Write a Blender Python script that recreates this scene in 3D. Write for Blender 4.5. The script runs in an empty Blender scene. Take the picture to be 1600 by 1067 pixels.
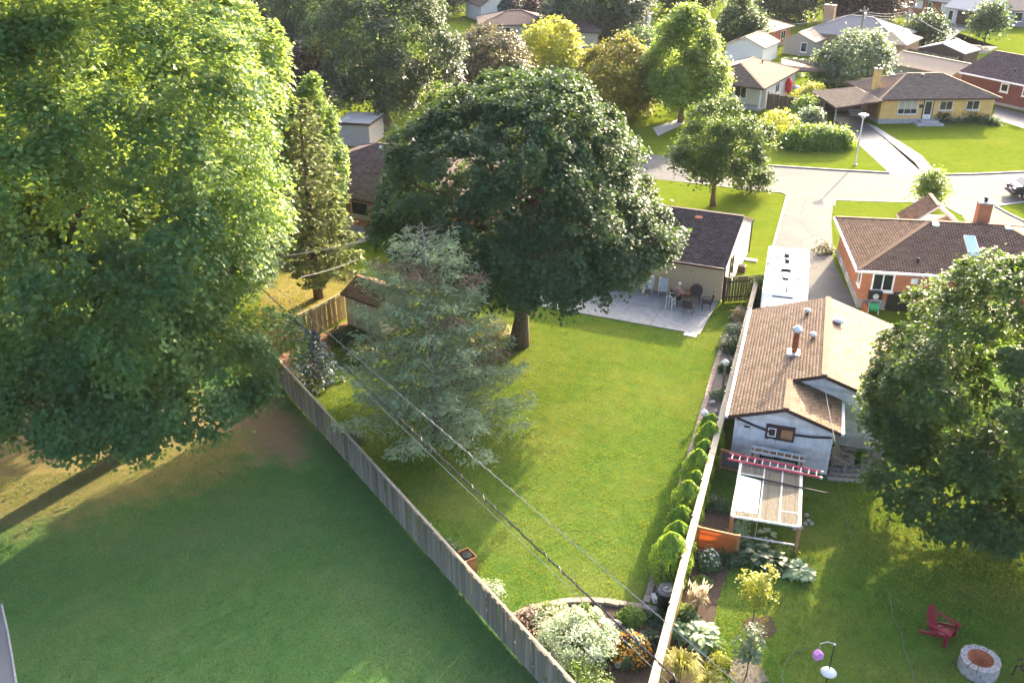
import bpy, math, random
import numpy as np
from mathutils import Vector, Matrix
R = math.radians
random.seed(7)
S = bpy.context.scene
COL = S.collection

# ------------------------------------------------------------------ camera
F_PX, HORIZON, CAM_H = 1450.0, -200.0, 23.0
TILT = math.atan((533.5 - HORIZON) / F_PX)
cam_data = bpy.data.cameras.new('camera')
cam_data.sensor_width = 36.0
cam_data.lens = 36.0 * F_PX / 1600.0
cam_data.clip_end = 3000
cam = bpy.data.objects.new('camera', cam_data)
COL.objects.link(cam)
cam.location = (0, 0, CAM_H)
cam.rotation_euler = (math.pi / 2 - TILT, 0, 0)
S.camera = cam

# ------------------------------------------------------------------ light
SUN_AZ, SUN_EL = 59.0, 19.5          # direction towards the sun, angle from +X, elevation
world = bpy.data.worlds.new('World')
S.world = world
world.use_nodes = True
wn = world.node_tree
sky = wn.nodes.new('ShaderNodeTexSky')
sky.sky_type = 'NISHITA'
sky.sun_disc = False
sky.sun_elevation = R(SUN_EL)
sky.sun_rotation = R(90 - SUN_AZ)
sky.altitude = 200; sky.air_density = 0.5; sky.dust_density = 6.0; sky.ozone_density = 0.6
wn.links.new(sky.outputs[0], wn.nodes['Background'].inputs[0])
wn.nodes['Background'].inputs[1].default_value = 0.15
sun_d = bpy.data.lights.new('sun', 'SUN')
sun_d.energy = 3.25
sun_d.angle = R(0.53)
sun_d.color = (1.0, 0.79, 0.5)
sun = bpy.data.objects.new('sun', sun_d)
COL.objects.link(sun)
sv = Vector((math.cos(R(SUN_AZ)) * math.cos(R(SUN_EL)), math.sin(R(SUN_AZ)) * math.cos(R(SUN_EL)), math.sin(R(SUN_EL))))
sun.rotation_euler = sv.to_track_quat('Z', 'Y').to_euler()
sun.location = (30, 60, 60)
S.view_settings.view_transform = 'Standard'
S.view_settings.look = 'None'
S.view_settings.gamma = 1
S.view_settings.use_curve_mapping = False
S.view_settings.exposure = 2.9
S.cycles.max_bounces = 8
S.cycles.transparent_max_bounces = 12
S.cycles.use_denoising = True

# ------------------------------------------------------------------ survey helpers: metres on the ground from sight lines
def P(x, y, z=0.0):
    u = (x - 800) / F_PX; v = (y - 533.5) / F_PX
    dy = math.cos(TILT) - v * math.sin(TILT); dz = -math.sin(TILT) - v * math.cos(TILT)
    t = (z - CAM_H) / dz
    return Vector((u * t, dy * t, z))
def depth(p):
    return p[1] * math.cos(TILT) - (p[2] - CAM_H) * math.sin(TILT)
def J(p):
    c, s = math.cos(TILT), math.sin(TILT)
    d = p[1] * c - (p[2] - CAM_H) * s; dn = -p[1] * s - (p[2] - CAM_H) * c
    return 800 + F_PX * p[0] / d, 533.5 + F_PX * dn / d
def height_at(X, Y, ypx):
    lo, hi = -5, 60
    for _ in range(50):
        m = (lo + hi) / 2
        if J((X, Y, m))[1] > ypx: lo = m
        else: hi = m
    return lo

# ------------------------------------------------------------------ object helpers
def tag(o, label=None, cat=None, group=None, kind=None):
    if label: o['label'] = label
    if cat: o['category'] = cat
    if group: o['group'] = group
    if kind: o['kind'] = kind
    return o
def thing(name, label, cat, loc=(0, 0, 0), rz=0.0, group=None):
    o = bpy.data.objects.new(name, None)
    COL.objects.link(o)
    o.empty_display_size = 0.2
    o.location = loc; o.rotation_euler = (0, 0, rz)
    return tag(o, label, cat, group)
def link(name, me, m, parent=None):
    o = bpy.data.objects.new(name, me)
    COL.objects.link(o)
    if m is not None and len(me.materials) == 0: me.materials.append(m)
    if parent is not None: o.parent = parent
    return o
def share(name, me, parent, loc=(0, 0, 0), rot=(0, 0, 0), sc=(1, 1, 1)):
    o = bpy.data.objects.new(name, me)
    COL.objects.link(o)
    o.parent = parent; o.location = loc; o.rotation_euler = rot; o.scale = sc
    return o
def copy_tree(o, parent=None):
    c = o.copy(); COL.objects.link(c)
    if parent is not None: c.parent = parent
    for ch in list(o.children): copy_tree(ch, c)
    return c

class MB:
    """collects shapes, then links them as one mesh"""
    def __init__(s): s.v = []; s.f = []
    def poly(s, pts):
        n = len(s.v); s.v += [tuple(p) for p in pts]; s.f.append(tuple(range(n, n + len(pts)))); return s
    def prism(s, pts, d):
        """extrude polygon pts by vector d"""
        n = len(s.v); k = len(pts); d = Vector(d)
        s.v += [tuple(p) for p in pts] + [tuple(Vector(p) + d) for p in pts]
        s.f.append(tuple(range(n + k - 1, n - 1, -1))); s.f.append(tuple(range(n + k, n + 2 * k)))
        for i in range(k):
            j = (i + 1) % k
            s.f.append((n + i, n + j, n + k + j, n + k + i))
        return s
    def box(s, x0, x1, y0, y1, z0, z1):
        return s.prism([(x0, y0, z0), (x1, y0, z0), (x1, y1, z0), (x0, y1, z0)], (0, 0, z1 - z0))
    def beam(s, p, q, w, h, up=(0, 0, 1)):
        p = Vector(p); q = Vector(q); d = (q - p).normalized(); up = Vector(up)
        a = d.cross(up)
        if a.length < 1e-4: a = d.cross(Vector((1, 0, 0)))
        a.normalize(); b = a.cross(d).normalized()
        a *= w / 2; b *= h / 2
        return s.prism([p - a - b, p + a - b, p + a + b, p - a + b], q - p)
    def tube(s, pts, r, n=6, cap=True):
        pts = [Vector(p) for p in pts]
        if not isinstance(r, (list, tuple)): r = [r] * len(pts)
        b0 = len(s.v); a = None
        for i, p in enumerate(pts):
            d = (pts[min(i + 1, len(pts) - 1)] - pts[max(i - 1, 0)]).normalized()
            if a is None:
                a = d.orthogonal().normalized()
            else:
                a = (a - d * a.dot(d)).normalized()
            b = d.cross(a)
            for k in range(n):
                t = 2 * math.pi * k / n
                s.v.append(tuple(p + (a * math.cos(t) + b * math.sin(t)) * r[i]))
        for i in range(len(pts) - 1):
            for k in range(n):
                k2 = (k + 1) % n
                s.f.append((b0 + i * n + k, b0 + i * n + k2, b0 + (i + 1) * n + k2, b0 + (i + 1) * n + k))
        if cap:
            s.f.append(tuple(b0 + k for k in range(n - 1, -1, -1)))
            e = b0 + (len(pts) - 1) * n
            s.f.append(tuple(e + k for k in range(n)))
        return s
    def lathe(s, prof, n=16, c=(0, 0, 0)):
        b0 = len(s.v)
        for r, z in prof:
            for k in range(n):
                t = 2 * math.pi * k / n
                s.v.append((c[0] + r * math.cos(t), c[1] + r * math.sin(t), c[2] + z))
        for i in range(len(prof) - 1):
            for k in range(n):
                k2 = (k + 1) % n
                s.f.append((b0 + i * n + k, b0 + i * n + k2, b0 + (i + 1) * n + k2, b0 + (i + 1) * n + k))
        if prof[0][0] > 1e-4: s.f.append(tuple(b0 + k for k in range(n - 1, -1, -1)))
        e = b0 + (len(prof) - 1) * n
        if prof[-1][0] > 1e-4: s.f.append(tuple(e + k for k in range(n)))
        return s
    def ball(s, c, rx, ry, rz, n=10, m=6):
        b0 = len(s.v)
        for i in range(m + 1):
            ph = math.pi * i / m - math.pi / 2
            for k in range(n):
                t = 2 * math.pi * k / n
                s.v.append((c[0] + rx * math.cos(ph) * math.cos(t), c[1] + ry * math.cos(ph) * math.sin(t), c[2] + rz * math.sin(ph)))
        for i in range(m):
            for k in range(n):
                k2 = (k + 1) % n
                s.f.append((b0 + i * n + k, b0 + i * n + k2, b0 + (i + 1) * n + k2, b0 + (i + 1) * n + k))
        return s
    def mesh(s, name):
        me = bpy.data.meshes.new(name)
        me.from_pydata(s.v, [], s.f); me.update()
        return me
    def build(s, name, m, parent=None, smooth=False, bevel=0):
        me = s.mesh(name)
        if smooth:
            me.polygons.foreach_set('use_smooth', [True] * len(me.polygons))
        o = link(name, me, m, parent)
        if bevel:
            b = o.modifiers.new('bevel', 'BEVEL'); b.width = bevel; b.segments = 2; b.limit_method = 'ANGLE'
        return o

def np_mesh(name, V, F, tint=None):
    me = bpy.data.meshes.new(name)
    V = np.ascontiguousarray(V, dtype=np.float32); F = np.ascontiguousarray(F, dtype=np.int32)
    k = F.shape[1]
    me.vertices.add(len(V)); me.vertices.foreach_set('co', V.ravel())
    me.loops.add(F.size); me.loops.foreach_set('vertex_index', F.ravel())
    me.polygons.add(len(F))
    me.polygons.foreach_set('loop_start', np.arange(0, F.size, k, dtype=np.int32))
    me.polygons.foreach_set('loop_total', np.full(len(F), k, dtype=np.int32))
    if tint is not None:
        a = me.attributes.new('tint', 'FLOAT', 'POINT')
        a.data.foreach_set('value', np.ascontiguousarray(tint, dtype=np.float32))
    me.update(calc_edges=True)
    return me

# ------------------------------------------------------------------ materials
class NT:
    def __init__(s, name):
        s.m = bpy.data.materials.new(name); s.m.use_nodes = True
        s.t = s.m.node_tree; s.b = s.t.nodes['Principled BSDF']; s.out = s.t.nodes['Material Output']
    def n(s, typ, **kw):
        o = s.t.nodes.new(typ)
        for k, v in kw.items(): setattr(o, k, v)
        return o
    def l(s, a, b): s.t.links.new(a, b)
    def pos(s, scale=1.0, kind='Object'):
        tc = s.n('ShaderNodeTexCoord')
        mp = s.n('ShaderNodeMapping')
        mp.inputs['Scale'].default_value = scale if isinstance(scale, (tuple, list)) else (scale,) * 3
        s.l(tc.outputs[kind], mp.inputs[0]); return mp.outputs[0]
    def world(s):
        return s.n('ShaderNodeNewGeometry').outputs['Position']
    def noise(s, vec, scale, detail=4, rough=0.6):
        o = s.n('ShaderNodeTexNoise'); o.inputs['Scale'].default_value = scale
        o.inputs['Detail'].default_value = detail; o.inputs['Roughness'].default_value = rough
        s.l(vec, o.inputs['Vector']); return o.outputs['Fac']
    def ramp(s, fac, stops):
        o = s.n('ShaderNodeValToRGB'); e = o.color_ramp.elements
        while len(e) < len(stops): e.new(0.5)
        for i, (p, c) in enumerate(stops):
            e[i].position = p; e[i].color = (c[0], c[1], c[2], 1)
        s.l(fac, o.inputs[0]); return o.outputs[0]
    def mix(s, fac, a, b, mode='MIX'):
        o = s.n('ShaderNodeMix', data_type='RGBA', blend_type=mode)
        for k, x in ((0, fac), (6, a), (7, b)):
            if isinstance(x, bpy.types.NodeSocket): s.l(x, o.inputs[k])
            elif isinstance(x, (int, float)): o.inputs[k].default_value = x
            else: o.inputs[k].default_value = (*x, 1)
        return o.outputs[2]
    def math(s, op, a, b=0.0):
        o = s.n('ShaderNodeMath', operation=op)
        for k, x in ((0, a), (1, b)):
            if isinstance(x, bpy.types.NodeSocket): s.l(x, o.inputs[k])
            else: o.inputs[k].default_value = x
        return o.outputs[0]
    def bump(s, h, strength=0.3, dist=0.02):
        o = s.n('ShaderNodeBump'); o.inputs['Strength'].default_value = strength; o.inputs['Distance'].default_value = dist
        s.l(h, o.inputs['Height']); s.l(o.outputs[0], s.b.inputs['Normal']); return o.outputs[0]
    def base(s, c):
        if isinstance(c, bpy.types.NodeSocket): s.l(c, s.b.inputs['Base Color'])
        else: s.b.inputs['Base Color'].default_value = (*c, 1)
    def surf(s, rough=0.8, spec=0.3, metal=0.0):
        s.b.inputs['Roughness'].default_value = rough
        s.b.inputs['Specular IOR Level'].default_value = spec
        s.b.inputs['Metallic'].default_value = metal

def mat(name, c, rough=0.7, spec=0.3, metal=0.0, var=0.25, scale=6.0, bump=0.15):
    """plain surface with grain and slight wear"""
    t = NT(name); v = t.pos()
    f = t.noise(v, scale, 6, 0.65)
    lo = tuple(x * (1 - var) for x in c); hi = tuple(min(1, x * (1 + var)) for x in c)
    t.base(t.ramp(f, [(0.3, lo), (0.7, hi)])); t.surf(rough, spec, metal)
    if bump: t.bump(t.noise(v, scale * 6, 3), bump, 0.01)
    return t.m
def mat_tint(name, cols, rough=0.9, spec=0.2, scale=3.0, bump=0.3):
    """colour picked per piece from its tint attribute"""
    t = NT(name)
    a = t.n('ShaderNodeAttribute', attribute_name='tint')
    c = t.ramp(a.outputs['Fac'], [(i / (len(cols) - 1), x) for i, x in enumerate(cols)])
    v = t.pos()
    f = t.noise(v, scale, 5)
    c = t.mix(0.55, c, t.ramp(f, [(0.25, (0.55, 0.55, 0.55)), (0.75, (1.25, 1.22, 1.2))]), 'MULTIPLY')
    t.base(c); t.surf(rough, spec); t.bump(t.noise(v, 60, 3), bump, 0.01)
    return t.m
def mat_rand(name, cols, rough=0.85, spec=0.2, stretch=(18, 18, 1.2), bump=0.35):
    """weathered boards, each board its own tone"""
    t = NT(name)
    oi = t.n('ShaderNodeObjectInfo')
    c = t.ramp(oi.outputs['Random'], [(i / (len(cols) - 1), x) for i, x in enumerate(cols)])
    v = t.pos(stretch)
    f = t.noise(v, 1.0, 6, 0.7)
    c = t.mix(0.7, c, t.ramp(f, [(0.25, (0.5, 0.5, 0.5)), (0.7, (1.2, 1.2, 1.2))]), 'MULTIPLY')
    t.base(c); t.surf(rough, spec); t.bump(f, bump, 0.02)
    return t.m
def mat_leaf(name, dark, light, trans, tf=0.4, rough=0.45, spec=0.4):
    t = NT(name)
    a = t.n('ShaderNodeAttribute', attribute_name='tint')
    t.base(t.ramp(a.outputs['Fac'], [(0.0, dark), (1.0, light)])); t.surf(rough, spec)
    tr = t.n('ShaderNodeBsdfTranslucent')
    lo = tuple(x * 0.65 for x in trans)
    t.l(t.ramp(a.outputs['Fac'], [(0.0, lo), (1.0, trans)]), tr.inputs[0])
    mx = t.n('ShaderNodeMixShader'); mx.inputs[0].default_value = tf
    t.l(t.b.outputs[0], mx.inputs[1]); t.l(tr.outputs[0], mx.inputs[2]); t.l(mx.outputs[0], t.out.inputs[0])
    return t.m
def mat_brick(name, c1, c2, mortar, scale=1.0, bump=0.4):
    t = NT(name)
    # bricks run along whichever way the wall faces: add x and y for the course direction
    tc = t.n('ShaderNodeTexCoord'); sx = t.n('ShaderNodeSeparateXYZ'); t.l(tc.outputs['Object'], sx.inputs[0])
    cx = t.n('ShaderNodeCombineXYZ'); t.l(t.math('ADD', sx.outputs[0], sx.outputs[1]), cx.inputs[0]); t.l(sx.outputs[2], cx.inputs[1])
    br = t.n('ShaderNodeTexBrick'); t.l(cx.outputs[0], br.inputs['Vector'])
    br.inputs['Color1'].default_value = (*c1, 1); br.inputs['Color2'].default_value = (*c2, 1); br.inputs['Mortar'].default_value = (*mortar, 1)
    br.inputs['Scale'].default_value = scale; br.inputs['Brick Width'].default_value = 0.225; br.inputs['Row Height'].default_value = 0.075
    br.inputs['Mortar Size'].default_value = 0.008; br.inputs['Bias'].default_value = 0.0
    f = t.noise(tc.outputs['Object'], 1.2, 5)
    t.base(t.mix(0.6, br.outputs[0], t.ramp(f, [(0.3, (0.7, 0.7, 0.7)), (0.7, (1.15, 1.15, 1.15))]), 'MULTIPLY'))
    t.surf(0.9, 0.2); t.bump(t.math('SUBTRACT', 1.0, br.outputs['Fac']), bump, 0.01)
    return t.m
def mat_lawn(name, c1, c2, dry, dry_amt=0.5, fine=1.0, worn=()):
    t = NT(name); p = t.world()
    big = t.noise(p, 0.22, 5, 0.6); mid = t.noise(p, 1.6, 5, 0.7); fin = t.noise(p, 14 * fine, 4, 0.75)
    c = t.ramp(mid, [(0.3, c1), (0.7, c2)])
    c = t.mix(t.ramp(big, [(0.45, (0, 0, 0)), (0.75, (dry_amt,) * 3)]), c, dry)
    for (wx, wy, ra, rb, rot, wc) in worn:      # trodden bare patches, ragged outline
        mp = t.n('ShaderNodeMapping', vector_type='TEXTURE'); t.l(p, mp.inputs[0])
        mp.inputs['Location'].default_value = (wx, wy, 0); mp.inputs['Rotation'].default_value = (0, 0, rot); mp.inputs['Scale'].default_value = (ra, rb, 1e6)
        ln = t.n('ShaderNodeVectorMath', operation='LENGTH'); t.l(mp.outputs[0], ln.inputs[0])
        v = t.math('ADD', ln.outputs['Value'], t.math('MULTIPLY', t.math('SUBTRACT', t.noise(p, .9, 6, .75), .5), 1.6))
        c = t.mix(t.ramp(v, [(0.55, (.92,) * 3), (1.1, (0, 0, 0))]), c, t.mix(mid, tuple(x * .7 for x in wc), tuple(x * 1.25 for x in wc)))
    c = t.mix(0.75, c, t.ramp(fin, [(0.25, (0.45, 0.5, 0.45)), (0.75, (1.45, 1.4, 1.3))]), 'MULTIPLY')
    t.base(c); t.surf(1.0, 0.0)
    t.bump(fin, 0.6, 0.05)
    return t.m
def mat_blade(name, c1, c2, dry, trans, dry_amt=0.5, tf=0.45):
    t = NT(name); p = t.world()
    big = t.noise(p, 0.22, 5, 0.6)
    a = t.n('ShaderNodeAttribute', attribute_name='tint')
    c = t.ramp(a.outputs['Fac'], [(0.0, c1), (1.0, c2)])
    c = t.mix(t.ramp(big, [(0.45, (0, 0, 0)), (0.75, (dry_amt,) * 3)]), c, dry)
    t.base(c); t.surf(0.6, 0.25)
    tr = t.n('ShaderNodeBsdfTranslucent'); tr.inputs[0].default_value = (*trans, 1)
    mx = t.n('ShaderNodeMixShader'); mx.inputs[0].default_value = tf
    t.l(t.b.outputs[0], mx.inputs[1]); t.l(tr.outputs[0], mx.inputs[2]); t.l(mx.outputs[0], t.out.inputs[0])
    return t.m
def mat_paving(name, c, crack=0.5, joint=0.0, rough=0.75, spec=0.3):
    t = NT(name); p = t.world()
    f = t.noise(p, 0.5, 6, 0.65); g = t.noise(p, 22, 4, 0.7)
    col = t.ramp(f, [(0.3, tuple(x * 0.8 for x in c)), (0.7, tuple(x * 1.12 for x in c))])
    col = t.mix(0.5, col, t.ramp(g, [(0.3, (0.75,) * 3), (0.7, (1.2,) * 3)]), 'MULTIPLY')
    w = t.n('ShaderNodeTexVoronoi', feature='DISTANCE_TO_EDGE'); w.inputs['Scale'].default_value = 0.22
    dv = t.n('ShaderNodeVectorMath', operation='ADD'); t.l(p, dv.inputs[0])
    nn = t.n('ShaderNodeTexNoise'); nn.inputs['Scale'].default_value = 0.8; t.l(p, nn.inputs['Vector']); t.l(nn.outputs['Color'], dv.inputs[1])
    t.l(dv.outputs[0], w.inputs['Vector'])
    col = t.mix(t.ramp(w.outputs['Distance'], [(0.0, (crack,) * 3), (0.012, (0, 0, 0))]), col, tuple(x * 0.45 for x in c))
    t.base(col); t.surf(rough, spec); t.bump(g, 0.25, 0.01)
    return t.m
M = {}
# ------------------------------------------------------------------ foliage builders
def _norm(a): return a / np.maximum(np.linalg.norm(a, axis=1, keepdims=True), 1e-6)
def leaf_arrays(rng, pos, nrm, size, tint, aspect=0.8, fold=0.18, direc=None):
    n = len(pos)
    rnd = rng.normal(size=(n, 3)) if direc is None else direc
    t = rnd - nrm * np.sum(rnd * nrm, axis=1, keepdims=True); t = _norm(t)
    b = np.cross(nrm, t); s = size[:, None]
    base = pos - t * s * 0.5; tip = pos + t * s * 0.5
    l = pos + b * s * aspect * 0.5 + nrm * s * fold - t * s * 0.08
    r = pos - b * s * aspect * 0.5 + nrm * s * fold - t * s * 0.08
    V = np.stack([base, r, tip, l], axis=1).reshape(-1, 3)
    i = np.arange(n) * 4
    F = np.stack([np.stack([i, i + 1, i + 2], 1), np.stack([i, i + 2, i + 3], 1)], 1).reshape(-1, 3)
    return V, F, np.repeat(tint, 4)
def crown_mesh(rng, rx, ry, z0, z1, n_cl, per, cr, leaf, low=0.4, lump=0.16, inner=0.5, gap=0.0, up=0.6, tint_var=0.22, taper=1.0, jitter=0.6, droop=0.35, tint0=0.5, lobes=0, lr=.3, extra=()):
    """leaves gathered in clumps through an uneven crown"""
    zc = z0 + (z1 - z0) * low
    d = _norm(rng.normal(size=(n_cl * 2, 3)))
    if lobes:
        i_ = np.arange(lobes) + .5; ph_ = np.arccos(1 - 2 * i_ / lobes); th_ = i_ * 2.399963 * 1.0
        d = np.stack([np.cos(th_) * np.sin(ph_), np.sin(th_) * np.sin(ph_), np.cos(ph_)], 1)
        d = _norm(d + rng.normal(0, .5 / lobes ** .5, d.shape))
    k = rng.uniform(1.5, 5, size=(7, 3)) * rng.choice([-1, 1], size=(7, 3)); ph = rng.uniform(0, 6.3, 7)
    w = np.sin(d @ k.T + ph).mean(axis=1) * 2.2
    rad = (1 - inner * rng.random(len(d)) ** 1.8) * (1 + lump * w)
    if gap > 0 and not lobes:
        k2 = rng.uniform(3, 7, size=(5, 3)) * rng.choice([-1, 1], size=(5, 3)); p2 = rng.uniform(0, 6.3, 5)
        g = np.sin(d @ k2.T + p2).sum(axis=1)
        keep = g > np.quantile(g, gap)
        d, rad = d[keep], rad[keep]
    if lobes:
        rad = (0.7 + 0.12 * rng.random(lobes)) * (1 + lump * w)
    else:
        d, rad = d[:n_cl], rad[:n_cl]
    n_cl_req = n_cl; n_cl = len(d)
    zz = np.where(d[:, 2] > 0, d[:, 2] * (z1 - zc), d[:, 2] * (zc - z0))
    tp = np.where(d[:, 2] > 0, 1 - (1 - taper) * d[:, 2], 1.0)
    C = np.stack([d[:, 0] * rx * tp * rad, d[:, 1] * ry * tp * rad, zc + zz * rad], 1)
    ctint = np.clip(tint0 + rng.normal(0, tint_var, n_cl), 0, 1)
    if lobes:
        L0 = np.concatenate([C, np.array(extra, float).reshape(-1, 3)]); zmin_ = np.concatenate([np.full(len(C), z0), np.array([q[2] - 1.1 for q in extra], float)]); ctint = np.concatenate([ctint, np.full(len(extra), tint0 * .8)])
        lo_out = _norm(np.stack([L0[:, 0] / rx, L0[:, 1] / ry, (L0[:, 2] - zc) / max(z1 - zc, 0.1)], 1) + 1e-4)
        li = rng.integers(0, len(L0), n_cl_req)
        e = _norm(_norm(rng.normal(size=(n_cl_req, 3))) + lo_out[li] * 0.75 + np.array([0, 0, .25]))
        ls = (lr * rng.uniform(.65, 1.25, len(L0)))[li][:, None]
        C = L0[li] + e * ls * np.array([rx, ry, (z1 - z0) * .42]) * (1 - .35 * rng.random(n_cl_req) ** 2)[:, None]
        C[:, 2] = np.maximum(C[:, 2], zmin_[li] + .1 * rng.random(n_cl_req))
        ctint = np.clip(ctint[li] + rng.normal(0, tint_var * .5, n_cl_req), 0, 1); n_cl = n_cl_req
    out = _norm(np.stack([C[:, 0] / rx, C[:, 1] / ry, (C[:, 2] - zc) / max(z1 - zc, 0.1)], 1) + 1e-4)
    if lobes: out = _norm(out * .5 + e)
    cs = cr * rng.uniform(0.6, 1.3, n_cl)
    N = n_cl * per
    ci = np.repeat(np.arange(n_cl), per)
    axis = _norm(out * 0.55 + np.array([0, 0, up]))[ci]
    q = rng.normal(size=(N, 3)) * 0.47
    qa = np.sum(q * axis, axis=1, keepdims=True)
    q = q - axis * qa * 0.55
    r2 = np.sum((q - axis * np.sum(q * axis, axis=1, keepdims=True)) ** 2, axis=1, keepdims=True)
    q = q - axis * r2 * droop
    pos = C[ci] + q * cs[ci][:, None]
    pos[:, 2] = np.maximum(pos[:, 2], z0 * 0.45 + 0.02)
    nrm = _norm(axis * 0.9 + np.array([0, 0, 0.25]) + rng.normal(size=(N, 3)) * jitter * 0.6)
    size = leaf * rng.uniform(0.65, 1.3, N)
    tint = np.clip(ctint[ci] + rng.normal(0, 0.12, N), 0, 1)
    return leaf_arrays(rng, pos, nrm, size, tint), C
def trunk_mb(rng, h, r, lean=(0, 0), flare=1.5):
    mb = MB(); pts = []; rad = []
    for i in range(7):
        f = i / 6
        pts.append((lean[0] * f + rng.normal(0, r * 0.12), lean[1] * f + rng.normal(0, r * 0.12), h * f - 0.15 * (i == 0)))
        rad.append(r * (flare if i == 0 else 1.0) * (1 - 0.65 * f) if i else r * flare)
    mb.tube(pts, rad, 10); return mb
def tree(name, label, cat, x, y, h, rx, ry, z0, n_cl, per, cr, leaf, leafm, barkm=None, trunk_r=0.2, seed=1, limbs=9, group=None, trunk_h=None, **kw):
    rng = np.random.default_rng(seed)
    root = thing(name, label, cat, (x, y, 0), 0, group)
    (V, Fc, T), C = crown_mesh(rng, rx, ry, z0, h, n_cl, per, cr, leaf, **kw)
    link('crown', np_mesh('crown', V, Fc, T), leafm, root)
    th = trunk_h or h * 0.72
    mb = trunk_mb(rng, th, trunk_r)
    tk = mb.build('trunk', barkm or M['bark'], root, smooth=True)
    if limbs:
        idx = rng.choice(len(C), limbs, replace=False)
        for j, i in enumerate(idx):
            e = Vector(C[i]) * 0.94; s0 = Vector((0, 0, max(z0 * 0.6, min(th * 0.9, e.z * rng.uniform(0.35, 0.6)))))
            m_ = s0.lerp(e, 0.5) + Vector((0, 0, 0.12 * (e - s0).length * rng.uniform(-0.5, 1)))
            a = MB().tube([s0, m_, e], [trunk_r * 0.42, trunk_r * 0.25, trunk_r * 0.08], 6)
            a.build('limb', barkm or M['bark'], tk, smooth=True)
    return root
def tree_px(name, label, cat, bx, by, top, halfw, leafm, zf=0.12, dens=1.0, leaf=None, seed=1, trunk_r=None, depth_f=1.0, h=None, **kw):
    """tree whose foot is seen (or known) at a sight line; height and spread from how it stands there"""
    b = P(bx, by); H = h or height_at(b.x, b.y, top)
    sc = F_PX / depth((b.x, b.y, H * 0.5)); rx = halfw / sc
    leaf = leaf or max(0.16, 5.0 / sc)
    area = rx * H * 6
    if halfw > 16: kw.setdefault('lobes', 38); kw.setdefault('lr', .27)
    n_cl = int(min(900, max(40, dens * area / (leaf * 6) ** 2 * 7)))
    return tree(name, label, cat, b.x, b.y, H, rx, rx * depth_f, H * zf, n_cl, 42, leaf * 4.2, leaf, leafm, trunk_r=trunk_r or max(0.09, rx * 0.06), seed=seed, limbs=kw.pop('limbs', 6), **kw)
def bush(name, label, x, y, r, h, leaf, leafm, n_cl=30, per=30, seed=1, cat='shrub', group=None, ry=None, z0=0.02, **kw):
    rng = np.random.default_rng(seed)
    kw.setdefault('low', 0.3)
    (V, Fc, T), C = crown_mesh(rng, r, ry or r, z0, h, n_cl, per, leaf * 3.2, leaf, **kw)
    root = thing(name, label, cat, (x, y, 0), 0, group)
    link('foliage', np_mesh('foliage', V, Fc, T), leafm, root)
    st = MB()
    for i in range(5):
        c = Vector(C[rng.integers(len(C))]) * 0.8
        st.tube([(0, 0, -0.05), c * 0.5 + Vector((0, 0, 0.05)), c], [0.03, 0.02, 0.01], 5)
    st.build('stem', M['bark'], root)
    return root
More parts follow.
